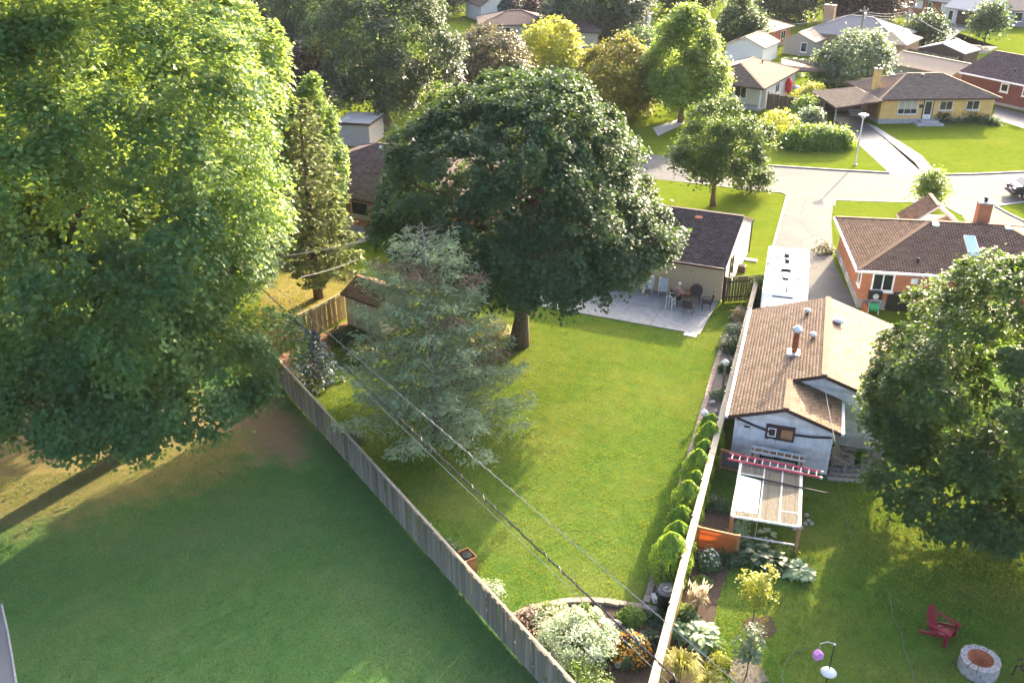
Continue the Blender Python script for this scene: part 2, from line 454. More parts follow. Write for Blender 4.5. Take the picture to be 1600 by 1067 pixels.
def conifer(name, label, x, y, h, rbase, leafm, n_br=90, seed=1, z0=0.3, dense=1.0, spray=0.28, width=0.06, droop=0.25, bare_top=0.0, patchy=0.0, power=0.8, lean=(0, 0), tip_up=0.25, trunk_r=0.16, group=None, cat='conifer', barkm=None, dead=0.0, deadm=None, fluff=0.05):
    """whorls of branches carrying flat sprays of needles"""
    rng = np.random.default_rng(seed)
    root = thing(name, label, cat, (x, y, 0), 0, group)
    LX = np.array([lean[0], lean[1], 0.0])
    PV = []; NV = []; DV = []; SV = []; TV = []; DP = []; DN = []; DD = []; DSz = []
    wood = MB()
    for i in range(n_br):
        f = (i + rng.random()) / n_br
        z = z0 + (h - z0) * f
        L = rbase * (1 - f) ** power * rng.uniform(0.72, 1.15) + 0.12
        az = i * 2.399963 + rng.normal(0, 0.25)
        hd = np.array([math.cos(az), math.sin(az), 0.0])
        o = LX * f + np.array([0, 0, z])
        keep = rng.random() > patchy
        isdead = rng.random() < dead and f > .25
        npt = max(3, int(L / 0.28))
        s = np.linspace(0, 1, npt)
        line = o + np.outer(s * L, hd); line[:, 2] += -droop * L * s + (droop + tip_up) * 0.45 * L * s ** 2.4
        if trunk_r > 0 and (L > 0.8 or bare_top > 0):
            wood.tube([tuple(line[0]), tuple(line[npt // 2]), tuple(line[-1])], [0.012 + 0.018 * L / rbase, 0.012, 0.005], 4, cap=False)
        if not keep or f > 1 - bare_top: continue
        side = np.array([-hd[1], hd[0], 0.0])
        for j in range(npt):
            if s[j] < 0.12: continue
            m = max(2, int(dense * (6 if s[j] > 0.3 else 3)))
            sl = (0.25 + 0.75 * math.sin(math.pi * min(1, s[j] * 0.85 + 0.12))) * min(1.0, 0.35 * L + 0.18)
            for sd in (-1, 1):
                u = rng.random(m)
                p = line[j] + np.outer(u * sl, side * sd * 0.85 + hd * 0.5) + rng.normal(0, fluff, (m, 3))
                p[:, 2] -= 0.18 * u * sl
                dirv = _norm(np.tile(side * sd * 0.7 + hd * 0.7, (m, 1)) + rng.normal(0, 0.45, (m, 3)))
                nr = _norm(np.array([0, 0, 1.0]) + rng.normal(0, 0.5, (m, 3)))
                A = (DP, DN, DD, DSz) if isdead else (PV, NV, DV, SV)
                A[0].append(p); A[1].append(nr); A[2].append(dirv); A[3].append(spray * rng.uniform(0.6, 1.3, m))
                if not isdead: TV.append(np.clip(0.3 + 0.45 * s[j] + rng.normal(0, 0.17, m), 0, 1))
    V, Fc, T = leaf_arrays(rng, np.concatenate(PV), np.concatenate(NV), np.concatenate(SV), np.concatenate(TV), aspect=width / spray * 2, fold=0.05, direc=np.concatenate(DV))
    link('crown', np_mesh('crown', V, Fc, T), leafm, root)
    if DP:
        sz = np.concatenate(DSz)
        V, Fc, T = leaf_arrays(rng, np.concatenate(DP), np.concatenate(DN), sz, rng.random(len(sz)), aspect=width / spray * 2, fold=0.05, direc=np.concatenate(DD))
        tag(link('dead_twigs', np_mesh('dead_twigs', V, Fc, T), deadm, root), 'brown dead twigs near the trunk')
    tk = MB().tube([(lean[0] * f, lean[1] * f, h * f - (0.1 if f == 0 else 0)) for f in (0, .2, .4, .6, .8, 1)], [trunk_r * g for g in (1.25, 1, .8, .55, .3, .05)], 8).build('trunk', barkm or M['bark'], root, smooth=True)
    if wood.v: wood.build('branches', barkm or M['bark'], root)
    return root
def column_shrub(name, label, x, y, r, h, leafm, seed=1, group=None, n=2600, leaf=0.13, cat='cedar', tip=0.55):
    """dense upright evergreen of small vertical sprays"""
    rng = np.random.default_rng(seed)
    f = rng.random(n) ** 0.9; az = rng.uniform(0, 2 * math.pi, n)
    prof = np.where(f < 0.45, 0.93 + 0.07 * np.sin(f / 0.45 * math.pi / 2), np.maximum(1 - ((f - 0.45) / 0.55) ** 1.5, 0) ** tip)
    lump = 1 + 0.09 * np.sin(az * 5 + f * 7 + seed) + 0.07 * np.sin(az * 9 - f * 15)
    rr = r * prof * lump * (1 - 0.35 * rng.random(n) ** 2)
    pos = np.stack([rr * np.cos(az), rr * np.sin(az), 0.03 + h * f * 0.97], 1)
    out = np.stack([np.cos(az), np.sin(az), 0.25 + f * 0.6], 1)
    nrm = _norm(out + rng.normal(0, 0.45, (n, 3)))
    dr = _norm(np.array([0, 0, 1.0]) + out * 0.45 + rng.normal(0, 0.25, (n, 3)))
    T = np.clip(0.5 + 0.15 * f + 0.25 * np.sin(az * 5 + f * 7 + seed) + rng.normal(0, 0.14, n), 0, 1)
    V, Fc, T = leaf_arrays(rng, pos, nrm, leaf * rng.uniform(0.7, 1.3, n), T, aspect=0.6, fold=0.1, direc=dr)
    root = thing(name, label, cat, (x, y, 0), 0, group)
    link('foliage', np_mesh('foliage', V, Fc, T), leafm, root)
    MB().tube([(0, 0, -0.05), (0, 0, h * 0.8)], [0.05, 0.02], 6).build('stem', M['bark'], root)
    return root
def tuft(name, label, x, y, r, h, leafm, n=220, width=0.02, seed=1, cat='ornamental grass', plume=None, group=None):
    """arching grass blades from one foot"""
    rng = np.random.default_rng(seed)
    az = rng.uniform(0, 6.283, n); L = rng.uniform(0.5, 1.0, n); sp = rng.random(n) ** 0.6
    V = []; Fc = []; T = []
    for i in range(n):
        dx, dy = math.cos(az[i]), math.sin(az[i]); w = width
        hh = h * L[i]; rr = r * sp[i]
        p = [(0.06 * r * dx, 0.06 * r * dy, 0), (rr * .35 * dx, rr * .35 * dy, hh * .6), (rr * .75 * dx, rr * .75 * dy, hh * .95), (rr * 1.15 * dx, rr * 1.15 * dy, hh * (1.05 - .55 * sp[i]))]
        b = len(V); t = rng.random()
        for k, q in enumerate(p):
            ww = w * (1, 1, .7, .1)[k]
            V += [(q[0] - dy * ww, q[1] + dx * ww, q[2]), (q[0] + dy * ww, q[1] - dx * ww, q[2])]; T += [t, t]
        for k in range(3): Fc.append((b + 2 * k, b + 2 * k + 1, b + 2 * k + 3, b + 2 * k + 2))
    root = thing(name, label, cat, (x, y, 0), 0, group)
    link('blades', np_mesh('blades', np.array(V), np.array(Fc), np.array(T)), leafm, root)
    if plume is not None:
        m = 60; pos = np.stack([rng.normal(0, r * .45, m), rng.normal(0, r * .45, m), h * rng.uniform(.9, 1.3, m)], 1)
        dr = _norm(np.array([0, 0, 1.0]) + rng.normal(0, .3, (m, 3)))
        V2, F2, T2 = leaf_arrays(rng, pos, _norm(rng.normal(size=(m, 3))), np.full(m, .3), rng.random(m), aspect=.22, fold=.05, direc=dr)
        tag(link('plumes', np_mesh('plumes', V2, F2, T2), plume, root), 'pale feathery seed heads')
    return root
def rosette(name, label, x, y, r, h, leafm, n=26, seed=1, cat='hosta', edgem=None, group=None):
    """broad arching leaves, each leaf a piece of its own"""
    rng = np.random.default_rng(seed)
    root = thing(name, label, cat, (x, y, 0), rng.uniform(0, 6), group)
    me = None
    L = r
    V = []; Fc = []
    for k in range(5):
        s = k / 4; w = L * 0.27 * math.sin(math.pi * min(0.98, 0.12 + s * 0.86))
        px = L * s; pz = h * (0.15 + 1.1 * s - 1.0 * s * s)
        V += [(px, -w, pz + w * .25), (px, 0, pz), (px, w, pz + w * .25)]
    for k in range(4):
        a = 3 * k
        Fc += [(a, a + 3, a + 4, a + 1), (a + 1, a + 4, a + 5, a + 2)]
    me = bpy.data.meshes.new('leaf'); me.from_pydata(V, [], Fc); me.update(); me.materials.append(leafm)
    for i in range(n):
        rho = r * .5 * math.sqrt((i + .5) / n); az = i * 2.39996; sc = rng.uniform(0.4, .72)
        share('leaf', me, root, (rho * math.cos(az), rho * math.sin(az), .02 + h * .75 * (1 - (rho / (r * .55)) ** 2)), (rng.normal(0, .15), rng.uniform(-.15, .45), az + rng.normal(0, .25)), (sc, sc * 1.15, sc * rng.uniform(.5, .9)))
    return root

# ------------------------------------------------------------------ lawn blades
def inside(px, py, poly):
    r = np.zeros(len(px), bool); n = len(poly)
    for i in range(n):
        x1, y1 = poly[i][0], poly[i][1]; x2, y2 = poly[(i + 1) % n][0], poly[(i + 1) % n][1]
        c = ((y1 > py) != (y2 > py)) & (px < (x2 - x1) * (py - y1) / (y2 - y1 + 1e-12) + x1)
        r ^= c
    return r
def blades(name, polys, holes, per_m2, m, seed, h=0.07, w=0.022):
    rng = np.random.default_rng(seed)
    xs = [p[0] for q in polys for p in q]; ys = [p[1] for q in polys for p in q]
    n = int((max(xs) - min(xs)) * (max(ys) - min(ys)) * per_m2)
    x = rng.uniform(min(xs), max(xs), n); y = rng.uniform(min(ys), max(ys), n)
    k = np.zeros(n, bool)
    for q in polys: k |= inside(x, y, q)
    for q in holes: k &= ~inside(x, y, q)
    x, y = x[k], y[k]; n = len(x)
    K = rng.uniform(1.2, 7, (9, 2)) * rng.choice([-1, 1], (9, 2)); ph = rng.uniform(0, 6.3, 9)
    cl = np.sin(np.stack([x, y], 1) @ K.T + ph).mean(1) * 1.6
    K2 = rng.uniform(9, 26, (8, 2)) * rng.choice([-1, 1], (8, 2)); cl2 = np.sin(np.stack([x, y], 1) @ K2.T + ph[:8]).mean(1) * 1.8
    K3 = rng.uniform(35, 85, (8, 2)) * rng.choice([-1, 1], (8, 2)); cl3 = np.sin(np.stack([x, y], 1) @ K3.T + ph[:8]).mean(1) * 2.2
    k = cl3 + .8 * cl2 + rng.normal(0, .5, n) > -.75; x, y, cl, cl2, cl3 = x[k], y[k], cl[k], cl2[k], cl3[k]; n = len(x)
    az = rng.uniform(0, 6.283, n); hh = h * rng.uniform(.5, 1.25, n) * np.clip(.85 + .3 * cl + .4 * cl2 + .45 * cl3, .2, 2.0); ln = rng.normal(0, .55, (n, 2)) * hh[:, None]
    dx, dy = np.cos(az) * w, np.sin(az) * w
    V = np.stack([np.stack([x - dx, y - dy, np.full(n, .0)], 1), np.stack([x + dx, y + dy, np.full(n, .0)], 1), np.stack([x + ln[:, 0], y + ln[:, 1], hh], 1)], 1).reshape(-1, 3)
    F_ = np.arange(3 * n).reshape(-1, 3)
    o = link(name, np_mesh(name, V, F_, np.repeat(np.clip(.5 + .3 * cl + .25 * cl2 + .22 * cl3 + rng.normal(0, .14, n), 0, 1), 3)), m)
    return tag(o, kind='stuff')
# ------------------------------------------------------------------ building helpers
def clip_line(poly2, t):
    xs = []
    n = len(poly2)
    for i in range(n):
        (a, s), (b, u) = poly2[i], poly2[(i + 1) % n]
        if (s - t) * (u - t) < 0: xs.append(a + (b - a) * (t - s) / (u - s))
        elif abs(s - t) < 1e-9: xs.append(a)
    if len(xs) < 2: return None
    return min(xs), max(xs)
def shingle_mesh(faces, course=0.14, tab=0.31, lift=0.015, seed=3, gap=.014):
    rng = np.random.default_rng(seed)
    V = []; Fc = []; T = []
    for poly in faces:
        p = [Vector(q) for q in poly]
        e = (p[1] - p[0]).normalized(); n = Vector((0, 0, 0))
        n = e.cross(p[2] - p[1]).normalized()
        if n.z < 0: n = -n
        s = n.cross(e).normalized()
        if s.z < 0: s = -s
        q2 = [((q - p[0]).dot(e), (q - p[0]).dot(s)) for q in p]
        smax = max(b for a, b in q2); k = 0
        while k * course < smax - 0.02:
            t0 = k * course; t1 = min(t0 + course * 1.12, smax)
            ab = clip_line(q2, min(t0 + course * 0.5, smax - 0.005)); ab0 = clip_line(q2, t0 + 1e-4)
            if ab:
                a, b = ab; x = math.floor(a / tab) * tab - tab * .5 * (k % 2) + rng.uniform(-.015, .015)
                row = rng.uniform(-.06, .06)
                while x < b:
                    x0 = max(x, a); x1 = min(x + tab - gap, b)
                    if x1 - x0 > 0.03:
                        l = lift * rng.uniform(.75, 1.25); dt = rng.uniform(-.006, .006)
                        o = p[0]; i = len(V)
                        def W(u, v, w): return tuple(o + e * u + s * v + n * w)
                        V += [W(x0, t0 + dt, 0.004), W(x1, t0 + dt, 0.004), W(x0, t0 + dt, l + .004), W(x1, t0 + dt, l + .004), W(x0, t1, .005), W(x1, t1, .005)]
                        Fc += [(i, i + 1, i + 3, i + 2), (i + 2, i + 3, i + 5, i + 4)]
                        T += [min(1, max(0, .5 + row + rng.normal(0, .22)))] * 6
                    x += tab
            k += 1
    return np_mesh('shingles', np.array(V), np.array(Fc), np.array(T))
def roof(root, faces, m_sh, m_edge, th=0.16, ridges=(), tiles=True, cap=None, gutters=(), gm=None, course=0.14, seed=3, name='roof', **kw):
    mb = MB()
    for f in faces: mb.prism([Vector(q) - Vector((0, 0, th)) for q in f], (0, 0, th))
    r = mb.build(name, m_sh if not tiles else m_edge, root)
    if tiles: tag(link('shingles', shingle_mesh(faces, course=course, seed=seed, **kw), m_sh, r), kind='stuff')
    for a, b in ridges:
        a, b = Vector(a) + Vector((0, 0, .015)), Vector(b) + Vector((0, 0, .015))
        MB().beam(a, b, .26, .05).build('ridge_cap', cap or m_sh, r)
    for a, b in gutters:
        MB().beam(a, b, .12, .13).build('gutter', gm, r)
    return r
def hip_faces(W, D, ze, zr, o):
    a0, a1, b0, b1 = -o, W + o, -o, D + o
    if (a1 - a0) >= (b1 - b0):
        h = (b1 - b0) / 2; r0 = (a0 + h, b0 + h, zr); r1 = (a1 - h, b0 + h, zr)
        fs = [[(a0, b0, ze), (a1, b0, ze), r1, r0], [(a1, b1, ze), (a0, b1, ze), r0, r1],
              [(a0, b1, ze), (a0, b0, ze), r0], [(a1, b0, ze), (a1, b1, ze), r1]]
        hips = [(r0, r1), ((a0, b0, ze), r0), ((a0, b1, ze), r0), ((a1, b0, ze), r1), ((a1, b1, ze), r1)]
    else:
        h = (a1 - a0) / 2; r0 = (a0 + h, b0 + h, zr); r1 = (a0 + h, b1 - h, zr)
        fs = [[(a0, b0, ze), (a1, b0, ze), r0], [(a1, b1, ze), (a0, b1, ze), r1],
              [(a0, b1, ze), (a0, b0, ze), r0, r1], [(a1, b0, ze), (a1, b1, ze), r1, r0]]
        hips = [(r0, r1), ((a0, b0, ze), r0), ((a1, b0, ze), r0), ((a0, b1, ze), r1), ((a1, b1, ze), r1)]
    return fs, hips
def walls(root, W, D, ze, m, base_m=None, base_h=0.35, z0=-0.1):
    w = MB().box(0, W, 0, D, base_h if base_m else z0, ze).build('wall', m, root)
    if base_m: MB().box(-.025, W + .025, -.025, D + .025, z0, base_h).build('foundation', base_m, root)
    return w
def gable_walls(root, W, D, ze, zr, m, axis='x', z0=-0.1, ridge=0.5):
    if axis == 'x':
        pts = [(0, 0, z0), (0, D, z0), (0, D, ze), (0, D * ridge, zr), (0, 0, ze)]; d = (W, 0, 0)
    else:
        pts = [(0, 0, z0), (W, 0, z0), (W, 0, ze), (W * ridge, 0, zr), (0, 0, ze)]; d = (0, D, 0)
    return MB().prism(pts, d).build('wall', m, root)
def gable_faces(W, D, ze, zr, o, og, axis='x'):
    if axis == 'x':
        m = (zr - ze) / (D / 2); zl = ze - m * o
        return [[(-og, -o, zl), (W + og, -o, zl), (W + og, D / 2, zr), (-og, D / 2, zr)],
                [(W + og, D + o, zl), (-og, D + o, zl), (-og, D / 2, zr), (W + og, D / 2, zr)]], [((-og, D / 2, zr), (W + og, D / 2, zr))]
    m = (zr - ze) / (W / 2); zl = ze - m * o
    return [[(-o, D + og, zl), (-o, -og, zl), (W / 2, -og, zr), (W / 2, D + og, zr)],
            [(W + o, -og, zl), (W + o, D + og, zl), (W / 2, D + og, zr), (W / 2, -og, zr)]], [((W / 2, -og, zr), (W / 2, D + og, zr))]
def window(root, o, ex, w, h, fm, pm=None, cols=2, rows=1, fw=0.07, sill=True, name='window', nrm=None):
    """window on a wall: o lower corner, ex along the wall; stands proud of the wall along nrm"""
    o = Vector(o); ex = Vector(ex).normalized(); ez = Vector((0, 0, 1)); n = Vector(nrm) if nrm else ex.cross(ez)
    n = n.normalized()
    def W(u, v, d): return o + ex * u + ez * v + n * d
    mb = MB()
    def bar(u0, u1, v0, v1, d=0.06):
        mb.prism([W(u0, v0, .0), W(u1, v0, .0), W(u1, v1, .0), W(u0, v1, .0)], n * d)
    bar(0, w, 0, fw); bar(0, w, h - fw, h); bar(0, fw, fw, h - fw); bar(w - fw, w, fw, h - fw)
    for i in range(1, cols): bar(w * i / cols - fw * .35, w * i / cols + fw * .35, fw, h - fw, .05)
    for i in range(1, rows): bar(fw, w - fw, h * i / rows - .02, h * i / rows + .02, .045)
    f = mb.build(name, fm, root)
    for i in range(cols):
        a0 = fw if i == 0 else w * i / cols + fw * .35
        a1 = w - fw if i == cols - 1 else w * (i + 1) / cols - fw * .35
        MB().prism([W(a0, fw, .002), W(a1, fw, .002), W(a1, h - fw, .002), W(a0, h - fw, .002)], n * .018).build('pane', pm or M['glass'], f)
    if sill:
        s = MB(); s.prism([W(-.06, -.07, 0), W(w + .06, -.07, 0), W(w + .06, -.003, 0), W(-.06, -.003, 0)], n * .11); s.build('sill', fm, f)
    return f
def door(root, o, ex, w, h, dm, fm, nrm=None, glass=False):
    o = Vector(o); ex = Vector(ex).normalized(); ez = Vector((0, 0, 1)); n = Vector(nrm) if nrm else ex.cross(ez)
    def W(u, v, d): return o + ex * u + ez * v + n * d
    d = MB().prism([W(0, 0, .002), W(w, 0, .002), W(w, h, .002), W(0, h, .002)], n * .04).build('door', dm, root)
    f = MB()
    for (a, b, c, e) in ((-.09, 0, 0, h + .09), (w, w + .09, 0, h + .09), (0, w, h, h + .09)):
        f.prism([W(a, c, 0), W(b, c, 0), W(b, e, 0), W(a, e, 0)], n * .07)
    f.build('door_frame', fm, d)
    if glass:
        MB().prism([W(.12, h * .25, .043), W(w - .12, h * .25, .043), W(w - .12, h * .92, .043), W(.12, h * .92, .043)], n * .01).build('pane', M['glass'], d)
    MB().ball(W(w * .88, h * .48, .07), .035, .035, .035, 6, 4).build('handle', M['metal'], d)
    return d
def chimney(root, x, y, z0, z1, w, d, m, capm):
    c = MB().box(x - w / 2, x + w / 2, y - d / 2, y + d / 2, z0, z1).build('chimney', m, root)
    MB().box(x - w / 2 - .06, x + w / 2 + .06, y - d / 2 - .06, y + d / 2 + .06, z1, z1 + .09).build('chimney_cap', capm, c)
    MB().tube([(x, y, z1 + .09), (x, y, z1 + .4)], .12, 8).build('flue', M['dark_metal'], c)
    return c
def roof_vent(root, p, m, r=.16):
    MB().lathe([(r * .6, -.1), (r * .6, .12), (r * 1.15, .14), (r * 1.1, .2), (r * .7, .28), (0.001, .31)], 12, p).build('roof_vent', m, root, smooth=True)
def box_vent(root, p, m, s=.3):
    x, y, z = p
    MB().prism([(x - s / 2, y - s / 2, z - .12), (x + s / 2, y - s / 2, z - .12), (x + s / 2, y - s / 2, z + .06), (x - s / 2, y - s / 2, z + .06)], (0, s, .08)).build('roof_vent', m, root)
def siding(root, O, ex, prof, nrm, m, board=0.2, proud=0.032, name='siding_board'):
    """horizontal boards on a wall whose outline prof is (along, up) pairs"""
    O = Vector(O); ex = Vector(ex); n = Vector(nrm); ez = Vector((0, 0, 1))
    z = min(b for a, b in prof); top = max(b for a, b in prof)
    while z < top - .03:
        z1 = min(z + board - .014, top - .002)
        A = clip_line(prof, z + .002); B = clip_line(prof, z1 - .001)
        if A and B:
            def W(u, v, d): return O + ex * u + ez * v + n * d
            mb = MB(); i = 0
            lo = [W(A[0], z, proud), W(A[1], z, proud), W(B[1], z1, .006), W(B[0], z1, .006)]
            bk = [W(A[0], z, .002), W(A[1], z, .002), W(B[1], z1, .002), W(B[0], z1, .002)]
            mb.v = [tuple(q) for q in lo + bk]
            mb.f = [(0, 1, 2, 3), (1, 0, 4, 5), (2, 1, 5, 6), (3, 2, 6, 7), (0, 3, 7, 4)]
            mb.build(name, m, root)
        z += board
def fence(label, A, B, h, bw, boardm, railm, postm=None, gap=0.008, group=None, side=1, cap=0.0, post_gap=2.45, alt=0.0, posts_proud=0.12, th=0.02, var=0.03, z=0.0, post_w=.1, capz=0.0, cat='fence', name='plank_fence'):
    A = Vector(A); B = Vector(B); d = B - A; L = d.length; rz = math.atan2(d.y, d.x)
    root = thing(name, label, cat, (A.x, A.y, z), rz, group)
    bm_ = MB().box(0, bw - gap, -th / 2, th / 2, .05, h).mesh('board'); bm_.materials.append(boardm)
    n = int(L / bw)
    for i in range(n):
        off = alt * (1 if i % 2 else -1)
        share('board', bm_, root, (i * bw, side * .035 + off, random.uniform(-.02, .0)), (random.gauss(0, .014), random.gauss(0, .008), random.gauss(0, .03)), (1, 1, 1 + random.uniform(-var, var * .6)))
    pm_ = MB().box(-post_w / 2, post_w / 2, -.05, .05, -.1, h + posts_proud).mesh('post'); pm_.materials.append(postm or railm)
    k = max(1, round(L / post_gap))
    for i in range(k + 1): share('post', pm_, root, (L * i / k, -side * .06, 0))
    for zz in (.35, h - .25):
        for i in range(k):
            MB().box(L * i / k + .052, L * (i + 1) / k - .052, -side * .06 - .02, -side * .06 + .02, zz, zz + .09).build('rail', railm, root)
    if cap:
        for i in range(k):
            MB().box(L * i / k + .008, L * (i + 1) / k - .008, -cap / 2, cap / 2, h + .03 + capz, h + .07 + capz).build('cap_rail', railm, root)
    return root
# ------------------------------------------------------------------ material set
M['bark'] = mat('bark', (.13, .095, .065), .95, .1, var=.45, scale=9, bump=.8)
M['bark_grey'] = mat('bark_grey', (.22, .19, .16), .95, .1, var=.4, scale=9, bump=.8)
g = NT('glass'); g.base((.015, .02, .025)); g.surf(.06, .6); M['glass'] = g.m
g = NT('skylight'); g.base((.22, .42, .45)); g.surf(.2, .5); M['skylight'] = g.m
M['metal'] = mat('metal', (.5, .5, .5), .35, .5, .9, var=.1)
M['galv'] = mat('galvanised', (.62, .63, .64), .45, .5, .6, var=.15)
M['dark_metal'] = mat('dark_metal', (.03, .03, .032), .45, .4, .3, var=.2)
M['bronze'] = mat('bronze', (.05, .038, .032), .5, .4, .3, var=.25)
M['white'] = mat('white_paint', (.78, .77, .74), .5, .4, var=.07, scale=3)
M['dirty_white'] = mat('dirty_white', (.6, .58, .54), .65, .3, var=.2, scale=4)
M['rv_white'] = mat('coach_white', (.8, .79, .77), .3, .5, var=.05, scale=2, bump=.03)
M['black_plastic'] = mat('black_plastic', (.012, .012, .014), .35, .5, var=.3)
M['brown_trim'] = mat('brown_trim', (.06, .032, .026), .6, .3, var=.2)
M['grey_trim'] = mat('grey_trim', (.25, .25, .25), .6, .3, var=.15)
M['concrete'] = mat('concrete', (.36, .35, .33), .85, .25, var=.16, scale=2.5, bump=.2)
M['concrete_slab'] = mat_rand('concrete_slab', [(.25, .26, .265), (.29, .295, .295), (.27, .275, .28)], .85, .15, stretch=(3, 3, 3), bump=.12)
M['foundation'] = mat('foundation', (.3, .29, .28), .9, .2, var=.25, scale=3)
M['road'] = mat_paving('road', (.095, .097, .1), .4, rough=.9, spec=.1)
M['drive'] = mat_paving('driveway', (.1, .102, .105), .7, rough=.9, spec=.1)
M['asphalt'] = mat_paving('asphalt', (.085, .085, .09), .5, rough=.6, spec=.5)
M['path'] = mat_paving('path', (.15, .15, .155), .3)
M['kerb'] = mat('kerb', (.3, .29, .27), .85, .25, var=.2, scale=4)
M['stucco'] = mat('stucco', (.54, .42, .27), .9, .15, var=.12, scale=5, bump=.25)
M['stucco_white'] = mat('stucco_white', (.62, .6, .56), .9, .2, var=.08, scale=5)
M['siding_white'] = mat('siding_white', (.72, .71, .7), .55, .35, var=.06, scale=2, bump=.05)
M['siding_lap'] = mat_rand('siding_lap', [(.6, .575, .54), (.7, .675, .635), (.64, .615, .58), (.54, .52, .49)], .6, .3, stretch=(2, 2, 2), bump=.05)
M['siding_grey'] = mat('siding_grey', (.26, .25, .235), .6, .3, var=.08, scale=2, bump=.05)
M['siding_tan'] = mat('siding_tan', (.42, .37, .27), .7, .3, var=.1, scale=3, bump=.1)
M['brick_red'] = mat_brick('brick_red', (.46, .15, .055), (.36, .11, .045), (.36, .26, .19))
M['brick_dark'] = mat_brick('brick_dark', (.2, .06, .04), (.15, .045, .032), (.17, .12, .1))
M['brick_yellow'] = mat_brick('brick_yellow', (.76, .46, .13), (.68, .4, .1), (.6, .45, .25))
M['brick_tan'] = mat_brick('brick_tan', (.42, .27, .16), (.34, .2, .11), (.36, .28, .2))
M['shingle_brown'] = mat_tint('shingle_brown', [(.155, .105, .07), (.22, .155, .107), (.275, .2, .145)])
M['shingle_dark'] = mat_tint('shingle_dark', [(.055, .04, .04), (.095, .07, .066), (.14, .108, .1)])
M['shingle_red'] = mat_tint('shingle_red', [(.12, .07, .045), (.2, .115, .07), (.27, .165, .11)])
M['shingle_tan'] = mat_tint('shingle_tan', [(.13, .095, .07), (.19, .14, .105), (.25, .19, .145)])
M['shingle_purple'] = mat_tint('shingle_purple', [(.07, .045, .042), (.12, .08, .072), (.17, .12, .105)])
M['shingle_grey'] = mat_tint('shingle_grey', [(.07, .07, .075), (.11, .11, .115), (.15, .15, .155)])
M['far_roof_tan'] = mat('far_roof_tan', (.3, .235, .17), .9, .2, var=.2, scale=5, bump=.5)
M['far_roof_grey'] = mat('far_roof_grey', (.2, .19, .185), .9, .2, var=.2, scale=5, bump=.5)
M['far_roof_dark'] = mat('far_roof_dark', (.09, .065, .06), .9, .2, var=.25, scale=5, bump=.5)
M['far_roof_light'] = mat('far_roof_light', (.42, .4, .37), .85, .25, var=.12, scale=4, bump=.3)
M['old_board'] = mat_rand('old_board', [(.14, .122, .085), (.23, .205, .15), (.17, .15, .105), (.28, .25, .185), (.11, .1, .075)])
M['gold_board'] = mat_rand('gold_board', [(.24, .18, .10), (.34, .26, .15), (.28, .21, .12)])
M['brown_board'] = mat_rand('brown_board', [(.12, .085, .06), (.17, .125, .09), (.14, .1, .075)])
M['dark_board'] = mat_rand('dark_board', [(.05, .035, .027), (.07, .05, .04)])
M['cap_wood'] = mat_rand('cap_wood', [(.3, .26, .18), (.42, .37, .27), (.34, .3, .22), (.38, .34, .26)], .8, .25, stretch=(1.5, 14, 14))
M['rail_wood'] = mat('rail_wood', (.26, .225, .17), .85, .2, var=.3, scale=8, bump=.4)
M['timber'] = mat('timber', (.34, .17, .075), .75, .25, var=.3, scale=8, bump=.3)
M['rust'] = mat('rust', (.3, .1, .045), .85, .3, .2, var=.35, scale=9, bump=.4)
M['stone'] = mat_rand('stone', [(.3, .28, .26), (.4, .38, .36), (.34, .3, .27)], .9, .2, stretch=(7, 7, 7))
M['edging'] = mat_rand('edging', [(.30, .24, .20), (.24, .2, .17), (.35, .28, .23)], .9, .2, stretch=(9, 9, 9))
M['soil'] = mat('soil', (.07, .052, .042), 1.0, .1, var=.5, scale=14, bump=1.0)
M['mulch_red'] = mat('mulch_red', (.2, .11, .075), 1.0, .1, var=.5, scale=18, bump=1.0)
M['gravel_bed'] = mat('gravel_bed', (.16, .14, .13), 1.0, .1, var=.5, scale=22, bump=1.0)
# leaves
M['leaf_norway'] = mat_leaf('leaf_norway', (.02, .052, .026), (.055, .1, .042), (.16, .28, .04), .24, .52, .18)
M['leaf_ash'] = mat_leaf('leaf_ash', (.024, .1, .05), (.13, .215, .06), (.42, .56, .09), .46, .5, .25)
M['leaf_maple'] = mat_leaf('leaf_maple', (.026, .062, .02), (.07, .12, .032), (.26, .4, .045), .32, .52, .2)
M['leaf_bright'] = mat_leaf('leaf_bright', (.06, .12, .02), (.14, .22, .035), (.42, .58, .07), .45, .45, .4)
M['leaf_far'] = mat_leaf('leaf_far', (.03, .065, .03), (.07, .115, .04), (.2, .33, .07), .35, .5, .4)
M['leaf_fardark'] = mat_leaf('leaf_fardark', (.022, .045, .026), (.05, .08, .036), (.13, .22, .05), .3, .5, .4)
M['leaf_silver'] = mat_leaf('leaf_silver', (.07, .11, .06), (.16, .22, .12), (.3, .42, .16), .35, .45, .5)
M['leaf_yellow'] = mat_leaf('leaf_yellow', (.18, .22, .02), (.34, .36, .05), (.75, .75, .06), .45, .45, .4)
M['leaf_gold'] = mat_leaf('leaf_gold', (.09, .1, .016), (.19, .185, .026), (.42, .4, .05), .4, .5, .3)
M['leaf_purple'] = mat_leaf('leaf_purple', (.028, .016, .018), (.06, .032, .03), (.12, .05, .04), .25, .45, .5)
M['leaf_olive'] = mat_leaf('leaf_olive', (.05, .05, .03), (.1, .1, .05), (.24, .22, .08), .35, .45, .4)
M['needle_pale'] = mat_leaf('needle_pale', (.14, .21, .13), (.28, .36, .22), (.4, .46, .2), .38, .6, .2)
M['needle_spruce'] = mat_leaf('needle_spruce', (.09, .115, .035), (.18, .21, .075), (.3, .36, .1), .3, .55, .3)
M['needle_blue'] = mat_leaf('needle_blue', (.035, .07, .07), (.11, .17, .17), (.1, .18, .14), .2, .5, .3)
